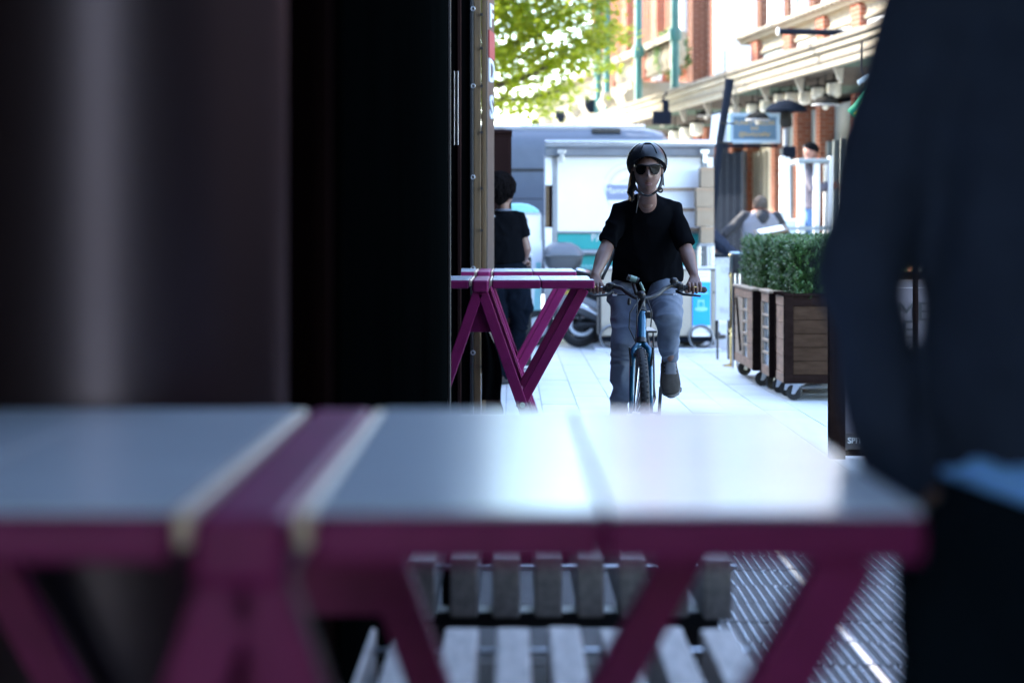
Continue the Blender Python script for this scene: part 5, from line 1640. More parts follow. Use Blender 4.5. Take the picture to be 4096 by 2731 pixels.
MB().tube([hd0, hd1], .026, 16).build('head_tube', M['bikeblue'], bk, smooth=40)
MB().tube([hd1 + Vector((0, .001, .002)), P3(0, 10.20, .90)], [.030, .026], 16).build('headset', M['bikeblack'], bk, smooth=40)
MB().tube([P3(0, 10.20, .90), P3(0, 10.225, .975)], .021, 14).build('stem', M['bikeblack'], bk, smooth=40)
MB().tube([P3(0, 10.225, .965), P3(0, 10.17, .972)], [.024, .022], 12, round_ends=True).build('stem_clamp', M['bikeblack'], bk, smooth=40)
# fork
MB().tube([P3(0, 10.105, .715), P3(0, 10.118, .738)], .03, 14).build('crown_race', M['bikeblack'], bk, smooth=40)
for s in (-1, 1):
    MB().tube([P3(0, 10.108, .712), P3(s * .022, 10.10, .706), P3(s * .040, 10.085, .685), P3(s * .046, 10.06, .62), P3(s * .050, 10.02, .46), P3(s * .053, 10.0, .352)], [.019, .018, .017, .0165, .014, .011], 12).build('fork_blade', M['bikeblue'], bk, smooth=True)
    MB().beam(P3(s * .053, 10.04, .60), P3(s * .062, 10.03, .70), .011, .016).build('brake_arm', M['bikeblack'], bk, bevel=0.003)
    MB().box(BX(10.03) + s * .030 - .006, BX(10.03) + s * .030 + .006, 10.0, 10.06, .650, .668).build('brake_pad', M['rubber'], bk, bevel=0.002)
MB().tube([P3(-.075, 10.0, .345), P3(.075, 10.0, .345)], .006, 8).build('axle', M['steel'], bk, smooth=40)
# frame
MB().tube([hd0 + Vector((0, .02, .02)), P3(0, 10.62, .285)], [.021, .022], 14).build('down_tube', M['bikeblue'], bk, smooth=40)
MB().tube([hd1 + Vector((0, .02, -.03)), P3(0, 10.76, .68)], [.017, .016], 14).build('top_tube', M['bikeblack'], bk, smooth=40)
MB().tube([P3(0, 10.62, .285), P3(0, 10.80, .78)], .017, 14).build('seat_tube', M['bikeblack'], bk, smooth=40)
MB().tube([P3(0, 10.80, .785), P3(0, 10.85, .90)], .0135, 12).build('seat_post', M['steel'], bk, smooth=40)
MB().tube([P3(0, 10.66, .915), P3(0, 10.78, .925), P3(0, 10.90, .935), P3(0, 10.95, .94)], [(.02, .016), (.035, .022), (.08, .03), (.075, .025)], 14, round_ends=True).build('saddle', M['bikeblack'], bk, smooth=True)
for s in (-1, 1):
    MB().tube([P3(s * .03, 10.64, .285), P3(s * .062, 11.05, .345)], .010, 10).build('chain_stay', M['bikeblack'], bk, smooth=40)
    MB().tube([P3(s * .02, 10.79, .74), P3(s * .062, 11.05, .345)], .009, 10).build('seat_stay', M['bikeblack'], bk, smooth=40)
    MB().tube([P3(s * .055, 10.86, .735), P3(s * .06, 11.06, .35)], .005, 8).build('carrier_stay', M['bikeblack'], bk, smooth=40)
MB().box(BX(10.95) - .065, BX(10.95) + .065, 10.80, 11.22, .735, .747).build('carrier', M['bikeblack'], bk, bevel=0.003)
MB().lathe([(.10, -.004), (.105, 0), (.10, .004)], P3(-.05, 10.62, .285), 'X', 30).build('chainring', M['bikeblack'], bk)
MB().tube([P3(-.085, 10.62, .285), P3(.085, 10.62, .285)], .018, 12).build('bottom_bracket', M['bikeblack'], bk, smooth=40)
MB().beam(P3(.090, 10.62, .28), P3(.100, 10.565, .445), .018, .026).build('crank', M['bikeblack'], bk, bevel=0.003)
MB().beam(P3(-.090, 10.62, .29), P3(-.100, 10.675, .125), .018, .026).build('crank', M['bikeblack'], bk, bevel=0.003)
for s, y, z in ((1, 10.565, .437), (-1, 10.675, .118)):
    pd = MB().box(BX(y) + s * .165 - .048, BX(y) + s * .165 + .048, y - .045, y + .045, z - .012, z + .010).build('pedal', M['bikeblack'], bk, bevel=0.003)
    st_ = MB()
    for k in range(8):
        xx = BX(y) + s * .165 - .042 + k * .012
        st_.box(xx - .003, xx + .003, y - .049, y - .0455, z - .016, z + .012)
    st_.build('studs', M['rubber'], pd, kind='stuff')
    MB().tube([P3(s * .10, y, z), P3(s * .12, y, z)], .007, 8).build('pedal_axle', M['steel'], pd)
# handlebar: low centre rising to the grips
hb = [W(588, 288.5, 10.30), W(606, 288.5, 10.28), W(615, 286.5, 10.262), W(622, 288, 10.235), W(628, 293, 10.205), W(635, 297, 10.178), W(642, 298, 10.17), W(650, 297.5, 10.178), W(658, 294, 10.205), W(664, 288.5, 10.235), W(671, 285, 10.262), W(683, 287.5, 10.28), W(704, 289.5, 10.30)]
MB().tube(hb, .0125, 12).build('handlebar', M['bikeblack'], bk, smooth=True)
for a_, b_ in ((hb[0], hb[1]), (hb[11], hb[12])):
    d = (b_ - a_)
    MB().tube([a_, a_ + d * .3, a_ + d * .7, b_], [.0165, .0155, .016, .018], 12, round_ends=True).build('grip', M['rubber'], bk, smooth=True)
for s, q, nx in ((-1, W(608.5, 287.5, 10.27), 1), (1, W(680.5, 287, 10.27), -1)):
    MB().lathe([(.015, -.016), (.026, -.012), (.026, .012), (.015, .016)], q, 'X', 14).build('lever_clamp', M['bikeblack'], bk, smooth=40)
    MB().ell(q + Vector((nx * .012, -.012, .018)), (.026, .022, .014), 14, 8).build('shifter', M['bikeblack'], bk, smooth=True)
    MB().tube([q + Vector((nx * .02, -.02, -.02)), q + Vector((nx * -.01, -.05, -.035)), q + Vector((nx * -.10, -.055, -.045))], [.010, .008, .006], 8, round_ends=True).build('brake_lever', M['bikeblack'], bk, smooth=True)
    MB().tube([q + Vector((nx * .02, -.03, -.035)), q + Vector((nx * .045, -.032, -.037))], .006, 8).build('adjuster', M['chrome'], bk, smooth=40)
    MB().tube([q + Vector((nx * .045, -.032, -.037)), q + Vector((nx * .10, -.04, -.036)), P3(nx * -.02, 10.10, .955), P3(-.022, 10.07, .86), P3(-.03, 10.05, .72)], .0032, 6).build('cable', M['black'], bk, smooth=True)
MB().tube([P3(-.01, 10.13, .95), P3(-.06, 10.09, .88), P3(-.065, 10.09, .80), P3(-.03, 10.11, .72)], .0035, 6).build('cable', M['black'], bk, smooth=True)
MB().tube([P3(.03, 10.15, .95), P3(.055, 10.13, .88), P3(.05, 10.14, .80)], .0035, 6).build('cable', M['black'], bk, smooth=True)
# bell, computer with green screen, bracket
MB().ell(W(674, 281, 10.23), (.024, .02, .022), 14, 10).build('bell', M['bikeblack'], bk, smooth=True)
ca, cb = W(627.5, 276.5, 10.20), W(638.5, 280.5, 10.20)
MB().tube([ca, cb], .0165, 14).build('computer', M['bikeblack'], bk, smooth=40)
dd = (cb - ca)
MB().tube([ca + dd * .25, ca + dd * .80], .0178, 14).build('screen', M['screen'], bk, smooth=40)
MB().tube([W(632, 279, 10.205), W(635, 289, 10.2), W(637, 296, 10.18)], .010, 8).build('bracket', M['bikeblack'], bk, smooth=True)
MB().tube([W(640, 282, 10.2), W(644, 291, 10.19)], .008, 8).build('bracket', M['screen'], bk, smooth=True)
MB().tube([W(629.5, 299, 10.17), W(629, 303, 10.165)], .010, 10, round_ends=True).build('front_reflector', M['bikeblack'], bk, smooth=True)
MB().box(BX(10.19) + .012, BX(10.19) + .05, 10.16, 10.20, .845, .88).build('lamp_bracket', M['bikeblack'], bk, bevel=0.006)

# ------------------------------------------------------------------ the cyclist
cy = thing('person', 'person in black top, helmet and sunglasses riding the blue bicycle towards the camera', 'person', (BX(10.7), 10.7, 0))
HC = W(647.2, 171.0, 10.36)
FW = Vector((-0.03, -1, -0.05)).normalized()
bod = MB()
neck0 = W(647, 199, 10.50)
bod.chain([W(647, 214, 10.57), neck0, W(647, 192, 10.45), W(647.2, 180, 10.40)], [.055, .054, .050, .055], 18)
bod.chain([W(647, 285, 10.80), W(647, 255, 10.74), W(647, 228, 10.64), W(647, 215, 10.59)], [(.145, .10), (.135, .10), (.14, .10), (.10, .06)], 20)
shL, elL, wrL = W(620.5, 212, 10.60), W(607, 246, 10.52), W(595, 275, 10.335)
shR, elR, wrR = W(674, 212, 10.60), W(685.5, 248, 10.52), W(694.5, 276, 10.335)
bod.chain([W(640, 209, 10.59), shL, elL, elL.lerp(wrL, .35), elL.lerp(wrL, .8), wrL], [.036, .036, .040, .042, .029, (.027, .021)], 16)
bod.chain([W(655, 209, 10.59), shR, elR, elR.lerp(wrR, .35), elR.lerp(wrR, .8), wrR], [.036, .036, .040, .042, .029, (.027, .021)], 16)
hipL, knL, anL = W(632, 283, 10.85), W(623.5, 346, 10.47), W(619.5, 424, 10.69)
hipR, knR, anR = W(662, 281, 10.85), W(667, 320, 10.36), W(670, 361, 10.56)
for h_, k_, a_ in ((hipL, knL, anL), (hipR, knR, anR)):
    bod.chain([h_, h_.lerp(k_, .5), k_, k_.lerp(a_, .35), a_], [.07, .060, .046, .044, .034], 14)
# palms
ghL, ghR = hb[0].lerp(hb[1], .42), hb[11].lerp(hb[12], .55)
for g_, w_ in ((ghL, wrL), (ghR, wrR)):
    top = g_ + Vector((0, .012, .028))
    bod.chain([w_, w_.lerp(top, .55), top + Vector((0, -.014, -.002))], [(.027, .02), (.036, .018), (.039, .014)], 14)
body = remesh(bod, .0065, 5)
full = MB()
full.add(body.v, body.f)
hm = head_mesh(HC, FW, s=1.04)
full.add(hm.v, hm.f)
for g_, s in ((ghL, -1), (ghR, 1)):
    top = g_ + Vector((0, -.006, .029))
    hand(full, top, (0, -1, -.15), (0, 0, -1), (1, 0, .02 * s), curl=(38, 62, 70), L=(.030, .028, .022), thumb=[g_ + Vector((-s * .034, .02, .02)), g_ + Vector((-s * .046, -.004, .0)), g_ + Vector((-s * .045, -.018, -.014)), g_ + Vector((-s * .04, -.02, -.028))])
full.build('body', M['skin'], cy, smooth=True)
lip = MB()
def fpt(x, z, y):
    u = Vector((0, 0, 1)); u = (u - FW * u.dot(FW)).normalized(); r = u.cross(FW)
    return HC + (r * x + u * z + FW * y) * 1.04
for z0, hgt in ((-.0590, .0042), (-.0695, .0048)):
    lip.tube([fpt(-.022, -.0645, .081), fpt(-.012, z0, .0905), fpt(0, z0, .0930), fpt(.012, z0, .0905), fpt(.022, -.0645, .081)], [.001, hgt * .8, hgt * .85, hgt * .8, .001], 8)
lip.build('lips', M['lips'], cy, smooth=True)
for g_, x, m_ in ((ghL, -.01, 'goldring'), (ghL, .028, 'chrome'), (ghR, -.004, 'goldring')):
    MB().torus(g_ + Vector((x - .0, -.036, .012)), .0105, .0022, 'Z', 14, 6).build('ring', M[m_], cy, smooth=True)

# top
sh = MB()
front_drop = W(647, 288, 10.70)
sh.tube([W(647, 281, 10.78), W(647, 272, 10.78), W(647.5, 255, 10.75), W(648, 235, 10.69), W(648, 222, 10.64), W(647, 211, 10.60), W(646.5, 204, 10.575), W(646.5, 199, 10.56), W(646.5, 195.5, 10.55)],
        [(.205, .17), (.208, .175), (.190, .165), (.176, .155), (.168, .14), (.158, .12), (.128, .095), (.090, .072), (.066, .06)], 28, True, (1, 0, 0))
sh.chain([W(647, 280, 10.70), W(646, 285.5, 10.69)], [(.12, .07), (.075, .05)], 18)
for (s0, e0, px_, py_) in ((shL, elL, 600, 239), (shR, elR, 691, 245)):
    inn = W(646 + (-12 if px_ < 640 else 12), 204, 10.585)
    cuff = s0.lerp(e0, 1.0) + Vector((-.004 if px_ < 640 else .004, 0, .012))
    sh.tube([inn, s0 + Vector((0, 0, .010)), s0.lerp(e0, .35), s0.lerp(e0, .7), cuff], [.045, .055, .055, .054, (.054, .050)], 18, True, (1, 0, 0))
shm = remesh(sh, .0065, 5)
wrinkle(shm, .011, (8, 8, 5.5), 3.0)
shm.build('top', M['tee'], cy, smooth=True)
nk = MB()   # bare skin at the neckline
nk.chain([W(647, 197, 10.485), W(647, 201, 10.475), W(647, 206, 10.47)], [(.050, .02), (.046, .02), (.030, .016)], 16)
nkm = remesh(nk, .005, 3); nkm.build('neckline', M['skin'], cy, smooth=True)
MB().tube([W(617, 238, 10.72), W(612, 258, 10.66), W(606, 270, 10.58), W(602, 279, 10.50)], [(.009, .003)] * 4, 8).build('loose_strap', M['black'], cy, smooth=True)

# trousers
tr_ = MB()
tr_.chain([W(647, 275, 10.84), W(646, 287, 10.80)], [(.18, .14), (.16, .13)], 22)
mid = lambda a, b, t: a.lerp(b, t)
tr_.tube([W(633, 278, 10.83), W(624, 297, 10.72), mid(hipL, knL, .62), knL + Vector((.004, .01, 0)), mid(knL, anL, .35), mid(knL, anL, .7), anL + Vector((0, 0, .03)), anL + Vector((0, 0, -.015))],
         [.10, .098, .086, .071, .063, .057, .054, .055], 22, True, (1, 0, 0))
tr_.tube([W(660, 278, 10.84), W(663.5, 292, 10.70), W(667, 310, 10.48), knR + Vector((0, .012, -.006)), mid(knR, anR, .3), mid(knR, anR, .62), anR + Vector((-.004, 0, .02))],
         [.102, .100, .086, .080, .066, .054, .046], 22, True, (1, 0, 0))
trm = remesh(tr_, .0065, 4)
wrinkle(trm, .013, (7, 7, 10), 11.0)
trm.build('trousers', M['denim'], cy, smooth=True)

# shoes
def shoe(ank, toe_dir, up, name='shoe', L_=.275):
    t = Vector(toe_dir).normalized(); u = Vector(up); u = (u - t * u.dot(t)).normalized(); sd = t.cross(u)
    o_ = Vector(ank) - u * .085 - t * .055
    pr = [(-.03, .036, .048), (.02, .043, .058), (.08, .044, .056), (.14, .052, .046), (.19, .056, .036), (.225, .048, .026)]
    m_ = MB()
    m_.tube([o_ + t * a + u * (h * .9) for a, w_, h in pr], [(w_, h) for a, w_, h in pr], 18, True, sd, True)
    m_.chain([o_ + t * .035 + u * .05, o_ + t * .03 + u * .105], [(.036, .05), (.038, .048)], 16, sd)
    up_ = remesh(m_, .005, 4).build(name, M['sneaker'], cy, smooth=True)
    so = MB().tube([o_ + t * a + u * -.004 for a in (-.045, -.02, .05, .12, .19, .235, .25)], [(.028, .015), (.042, .016), (.046, .015), (.054, .015), (.058, .014), (.046, .012), (.024, .010)], 16, True, sd, True)
    so.build('sole', M['sole'], up_, smooth=True)
    to = MB().tube([o_ + t * .065 + u * .106, o_ + t * .11 + u * .098, o_ + t * .155 + u * .078], [(.027, .006), (.030, .009), (.030, .007)], 12, True, sd, True)
    to.build('tongue', M['sneakergrey'], up_, smooth=True)
    for k in range(4):
        c_ = o_ + t * (.080 + .022 * k) + u * (.111 - .0095 * k)
        MB().tube([c_ - sd * .034 - u * .010, c_ + u * .003, c_ + sd * .034 - u * .010], .0042, 6).build('lace', M['vest'], up_, smooth=True)
shoe(anR + Vector((-.002, 0, .004)), (0, -.80, -.62), (0, -.55, .8))
shoe(anL + Vector((.0, .0, -.03)), (-.03, -1, -.08), (0, 0, 1))
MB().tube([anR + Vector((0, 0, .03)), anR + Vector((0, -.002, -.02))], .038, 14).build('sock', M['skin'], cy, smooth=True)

# helmet
hl = thing('helmet', 'glossy black cycling helmet with air vents worn by the cyclist', 'helmet', HC)
hu = Vector((0, -.12, 1)).normalized(); hf = Vector((0, -1, -.12)).normalized(); hr_ = Vector((1, 0, 0))
hc = HC + Vector((0, .020, .048))
def hpt(az, el, k=1.0):
    """az from front, el from rim(0) to crown(90)"""
    rx, ry, rz = .112 * k, .128 * k, .115 * k
    f_ = math.cos(az)
    low = .040 if f_ < 0 else .030
    z0 = -.012 if f_ > .2 else -.060 + .048 * max(0, (f_ + .0) / .2) if f_ > -0.0 else -.060
    # smooth rim: high at the front, low over the ears and nape
    tt = (1 + math.cos(az)) / 2
    z0 = -.062 + .106 * max(0, tt - .45) / .55
    ce, se = math.cos(el), math.sin(el)
    z = z0 + (rz - z0) * se
    wdt = math.cos(math.asin(max(-1, min(1, z / rz)))) if z > 0 else 1 - .18 * (z / -.065) ** 2
    return hc + hr_ * (rx * wdt * math.sin(az)) + hf * (ry * wdt * math.cos(az)) + hu * z
def shell(mb, azs, els, k0, k1):
    n_, m_ = len(azs), len(els)
    k = len(mb.v)
    for kk in (k1, k0):
        for a_ in azs:
            for e_ in els:
                mb.v.append(hpt(a_, e_, kk))
    def q(s_, i, j): return k + s_ * n_ * m_ + i * m_ + j
    for i in range(n_ - 1):
        for j in range(m_ - 1):
            mb.f.append((q(0, i, j), q(0, i + 1, j), q(0, i + 1, j + 1), q(0, i, j + 1)))
            mb.f.append((q(1, i, j), q(1, i, j + 1), q(1, i + 1, j + 1), q(1, i + 1, j)))
    for i in range(n_ - 1):
        mb.f.append((q(0, i, 0), q(1, i, 0), q(1, i + 1, 0), q(0, i + 1, 0)))
        mb.f.append((q(0, i, m_ - 1), q(0, i + 1, m_ - 1), q(1, i + 1, m_ - 1), q(1, i, m_ - 1)))
    for j in range(m_ - 1):
        mb.f.append((q(0, 0, j), q(0, 0, j + 1), q(1, 0, j + 1), q(1, 0, j)))
        mb.f.append((q(0, n_ - 1, j), q(1, n_ - 1, j), q(1, n_ - 1, j + 1), q(0, n_ - 1, j + 1)))
    return mb
lin = lambda a, b, n_: [a + (b - a) * i / (n_ - 1) for i in range(n_)]
shell(MB(), lin(-math.pi, math.pi, 49), lin(0, R(88), 14), .80, .90).build('inner_shell', M['bikeblack'], hl, smooth=60)
for sg_ in (-1, 1):
    shell(MB(), lin(sg_ * R(30), sg_ * R(62), 8) if sg_ > 0 else lin(-R(62), -R(30), 8), lin(R(16), R(74), 12), .88, 1.0).build('shell_rib', M['helmet'], hl, smooth=50)
    shell(MB(), lin(sg_ * R(82), sg_ * R(128), 10) if sg_ > 0 else lin(-R(128), -R(82), 10), lin(R(14), R(76), 12), .88, 1.0).build('shell_rib', M['helmet'], hl, smooth=50)
shell(MB(), lin(-math.pi, math.pi, 57), lin(0, R(17), 4), .87, 1.0).build('rim_band', M['helmet'], hl, smooth=50)
shell(MB(), lin(-math.pi, math.pi, 57), lin(R(72), R(89), 5), .90, 1.0).build('crown_cap', M['helmet'], hl, smooth=50)
shell(MB(), lin(-R(25), R(25), 12), lin(R(16.5), R(57), 10), .89, .995).build('front_bridge', M['helmet'], hl, smooth=50)
for sg_ in (-1, 1):
    MB().tube([fpt(sg_ * .082, .01, -.005), fpt(sg_ * .075, -.05, .01), fpt(sg_ * .055, -.098, .04), fpt(sg_ * .018, -.124, .062)], [(.007, .0025)] * 4, 8).build('chin_strap', M['black'], hl, smooth=True)
    MB().tube([fpt(sg_ * .082, .0, -.07), fpt(sg_ * .078, -.055, -.01), fpt(sg_ * .062, -.098, .035)], [(.007, .0025)] * 3, 8).build('rear_strap', M['black'], hl, smooth=True)
MB().tube([fpt(-.02, -.123, .062), fpt(0, -.127, .068), fpt(.02, -.123, .062)], [(.010, .006)] * 3, 8, round_ends=True).build('buckle', M['black'], hl, smooth=True)
MB().tube([fpt(-.02, -.124, .064), fpt(-.045, -.13, .055), fpt(-.052, -.17, .05), fpt(-.06, -.215, .06)], [(.005, .002)] * 4, 8).build('strap_tail', M['black'], hl, smooth=True)
MB().torus(fpt(.068, -.098, .04), .011, .005, 'Y', 14, 6).build('strap_loop', M['black'], hl, smooth=True)

# sunglasses
sgl = thing('sunglasses', 'large black sunglasses on the cyclist', 'sunglasses', HC)
for sg_ in (-1, 1):
    out = [(.006, .022), (.030, .026), (.066, .028), (.068, .018), (.060, -.010), (.048, -.023), (.028, -.024), (.014, -.012)]
    poly = [fpt(sg_ * x, z + .008, .102 - x * x * 6.2) for x, z in out]
    MB().prism(poly, FW * -.006).build('lens', M['shades'], sgl, bevel=0.003)
    MB().tube([fpt(sg_ * .067, .03, .074), fpt(sg_ * .076, .027, .04), fpt(sg_ * .078, .02, -.02)], [(.004, .006)] * 3, 8).build('temple', M['shades'], sgl, smooth=True)
MB().tube([fpt(-.068, .037, .073), fpt(-.035, .036, .095), fpt(0, .030, .106), fpt(.035, .036, .095), fpt(.068, .037, .073)], [(.005, .004)] * 5, 8).build('brow_bar', M['shades'], sgl, smooth=True)
MB().box(fpt(-.070, .03, .07).x - .003, fpt(-.070, .03, .07).x + .002, 10.27, 10.30, HC.z + .018, HC.z + .034).build('hinge', M['chrome'], sgl, bevel=0.001)
# hair under the helmet
hr = MB(); hr2 = MB()
rh = random.Random(3)
for k in range(46):
    u_ = rh.random()
    x = -.080 - .010 * rh.random() + .012 * u_
    y = -.045 + .075 * u_
    z = -.02 - .01 * rh.random()
    w1 = rh.uniform(-.012, .012)
    ln = rh.uniform(.085, .135)
    pts = [fpt(x + .006, .0, y), fpt(x + w1 * .5, z - ln * .35, y + w1), fpt(x - .006 - w1, z - ln * .7, y + w1 * .5), fpt(x - .002 + w1 * 1.2, z - ln, y + .004)]
    (hr if u_ < .62 else hr2).tube(pts, [.006, .0065, .005, .0012], 6)
for k in range(9):
    u_ = rh.random()
    pts = [fpt(.080, .0, -.05 + .04 * u_), fpt(.083, -.05, -.05 + .04 * u_), fpt(.084 + rh.uniform(-.008, .008), -.070 - .012 * u_, -.05 + .05 * u_)]
    hr2.tube(pts, [.006, .006, .0012], 6)
for k in range(60):
    az = rh.uniform(-1.25, 1.25)
    a_ = Vector((math.sin(az), 0, math.cos(az)))
    hr2.tube([fpt(.0735 * math.sin(az), .095, .080 * math.cos(az)), fpt(.0745 * math.sin(az), .083 - .018 * abs(math.sin(az)), .084 * math.cos(az)), fpt(.076 * math.sin(az), .074 - .06 * abs(math.sin(az)) ** 2, .082 * math.cos(az) - .002)], [.005, .0045, .001], 5)
hr.build('hair', M['hairblond'], cy, smooth=True)
hr2.build('hair', M['hairdark'], cy, smooth=True)

# ------------------------------------------------------------------ helper for the other people
def hair_cap(c, fwd, s, parent, m, cover=.25, thick=.012, seed=1, label='hair'):
    """hair as a lumpy cap over the skull: locks over head surface, low at the back"""
    f = Vector(fwd).normalized(); u = Vector((0, 0, 1)); r = f.cross(u)
    mb = MB(); rr = random.Random(seed)
    base = MB().ell((0, 0, 0), (1, 1, 1), 28, 18)
    for v in base.v:
        k = 1 + .05 * noise.noise(v * 3.1 + Vector((seed, 0, 0)))
        low = 1.0 if v.z > -.1 else 1.0 - .55 * (-.1 - v.z)
        mb.v.append(Vector(c) + (r * v.x * (.076 + thick) * k * low + f * (v.y * (.090 + thick) * k * low - .014 - thick * .6) + u * (v.z * (.092 + thick) * k + .026)) * s)
    mb.f = list(base.f)
    for i in range(int(260 + 9000 * thick)):
        a = rr.uniform(-math.pi, math.pi); e = rr.uniform(-.5, 1.45)
        if math.cos(a) > .3 and e < .35:
            continue
        def pt(a_, e_, k):
            ce = math.cos(min(e_, 1.55)); q = thick
            return Vector(c) + (r * ((.076 + q) * k * ce * math.sin(a_)) + f * ((.090 + q) * k * ce * math.cos(a_) - .014 - q * .6) + u * ((.092 + q) * k * math.sin(min(e_, 1.55)) + .026)) * s
        tw = rr.uniform(-.12, .12)
        mb.tube([pt(a, e + .25, 1.0), pt(a + tw * .5, e + .10, 1.02), pt(a + tw, e - .06, 1.03), pt(a + tw * 1.4, e - .22, 1.015)], [.003 * s, .006 * s, .0055 * s, .001 * s], 5)
    return mb.build(label, m, parent, smooth=True)

def limb_pts(a, b, c_, r):
    return [a, a.lerp(b, .5), b, b.lerp(c_, .35), c_], [r[0], (r[0] + r[1]) / 2, r[1], r[1] * .98, r[2]]

# ------------------------------------------------------------------ person in black T-shirt seen from behind
YM_ = 16.4
m1 = thing('person', 'person with thick dark hair in black T-shirt and dark jeans seen from behind', 'person', (W(505, 0, YM_).x, YM_, 0))
hc1 = W(503.5, 193, YM_)
fw1 = Vector((.62, .78, -.05))
b_ = MB()
b_.chain([W(504, 222, YM_), W(503.5, 209, YM_), hc1 + Vector((0, 0, -.04))], [.05, .05, .054], 16)
b_.chain([W(505, 262, YM_), W(504, 240, YM_), W(503.5, 224, YM_)], [(.13, .09), (.13, .09), (.11, .06)], 18)
aS, aE, aWr = W(518, 218, YM_), W(525.5, 250, YM_ - .06), W(522.5, 262, YM_ + .16)
aE = W(526.5, 249, YM_)
pts, rd = limb_pts(aS, aE, aWr, (.046, .044, .03)); b_.chain(pts, rd, 14)
lS, lE, lW = W(488, 218, YM_), W(485, 250, YM_), W(490, 268, YM_ + .12)
pts, rd = limb_pts(lS, lE, lW, (.046, .042, .03)); b_.chain(pts, rd, 14)
hip1 = [(W(498, 272, YM_), W(497, 325, YM_ + .02), W(499, 372, YM_)), (W(513, 272, YM_), W(516, 322, YM_ + .12), W(511, 362, YM_ + .30))]
for h_, k_, a_ in hip1:
    b_.chain([h_, k_, a_], [.08, .052, .038], 14)
rb1 = remesh(b_, .011, 4)
fl1 = MB().add(rb1.v, rb1.f)
h1 = head_mesh(hc1, fw1, s=1.04, n=40, m=30); fl1.add(h1.v, h1.f)
for w_, d in ((aWr, Vector((.3, .8, .1))), (lW, Vector((.5, .8, 0)))):
    fl1.chain([w_, w_ + d.normalized() * .05], [(.026, .018), (.036, .016)], 12)
    hand(fl1, w_ + d.normalized() * .07, d, (.2, 0, -1), (0, .2, 1) if False else d.cross(Vector((0, 0, -1))), thumb=[w_ + d.normalized() * .02, w_ + d.normalized() * .05 + Vector((-.02, 0, .03)), w_ + d.normalized() * .08 + Vector((-.02, 0, .03)), w_ + d.normalized() * .10 + Vector((-.01, 0, .02))])
fl1.build('body', M['skin'], m1, smooth=True)
hair_cap(hc1 + Vector((0, 0, .006)), fw1, 1.16, m1, M['hairblack'], .5, .034, 4)
s_ = MB()
s_.tube([W(506, 263, YM_), W(505.5, 258, YM_), W(504.5, 240, YM_), W(504, 225, YM_), W(503.5, 216.5, YM_), W(503.5, 211, YM_)], [(.172, .142), (.172, .140), (.168, .130), (.18, .12), (.165, .105), (.085, .075)], 22, True, (1, 0, 0))
s_.tube([W(510, 216.5, YM_), aS + Vector((0, 0, .008)), aS.lerp(aE, .35), aS.lerp(aE, .62)], [.06, .07, .07, .068], 16, True, (1, 0, 0))
s_.tube([W(497, 216.5, YM_), lS + Vector((0, 0, .008)), lS.lerp(lE, .35), lS.lerp(lE, .62)], [.06, .07, .07, .068], 16, True, (1, 0, 0))
wrinkle(remesh(s_, .010, 4), .008, (8, 8, 5), 5).build('t_shirt', M['tee'], m1, smooth=True)
MB().torus((0, 0, 0), 1, .14, 'Z', 28, 8).xform(Matrix.Translation(W(503.5, 209.8, YM_)) @ Matrix.Diagonal((.066, .066, .07, 1))).build('collar', M['denim'], m1, smooth=True)
MB().box(W(489, 0, YM_).x, W(495, 0, YM_).x, YM_ - .134, YM_ - .118, W(0, 217, YM_).z, W(0, 215, YM_).z).build('printed_stripe', M['whitegrey'], m1)
j_ = MB()
j_.chain([W(505, 262, YM_), W(505.5, 276, YM_)], [(.155, .125), (.16, .135)], 20)
j_.tube([W(498, 266, YM_), W(497, 295, YM_), W(497.5, 330, YM_ + .01), W(499, 362, YM_), W(499.5, 379, YM_)], [.105, .100, .082, .075, .078], 18, True, (1, 0, 0))
j_.tube([W(513, 266, YM_), W(517, 295, YM_), W(519, 322, YM_ + .10), W(514, 350, YM_ + .26), W(512, 362, YM_ + .33)], [.115, .12, .085, .074, .074], 18, True, (1, 0, 0))
j_.chain([W(524, 293, YM_), W(528, 308, YM_), W(523, 318, YM_ + .04)], [.05, .055, .03], 12)
wrinkle(remesh(j_, .010, 4), .012, (7, 7, 9), 8).build('jeans', M['denimdark'], m1, smooth=True)
for c_ in (W(500, 380, YM_), W(512, 368, YM_ + .35)):
    MB().tube([c_ + Vector((-.03, -.10, .0)), c_ + Vector((0, -.05, .015)), c_ + Vector((.05, .05, 0)), c_ + Vector((.08, .14, -.012))], [(.035, .032), (.04, .045), (.045, .035), (.035, .02)], 14, True, (1, 0, 0), True).build('shoe', M['black'], m1, smooth=True)
bt = thing('water_bottle', 'clear plastic bottle with blue label held by the person in the black T-shirt', 'bottle', W(515, 262, YM_ - .02))
bp = W(515.5, 261.5, YM_ - .02)
MB().lathe([(.03, 0), (.033, .01), (.033, .13), (.028, .15), (.012, .18), (.012, .20)], bp, seg=18).build('bottle_body', M['bottle'], bt, smooth=50)
MB().lathe([(.034, .03), (.034, .09)], bp, seg=18, cap=False).build('bottle_label', M['bottleblue'], bt, smooth=50)
MB().lathe([(.014, .198), (.014, .218)], bp, seg=14).build('bottle_cap', M['white'], bt, smooth=40)

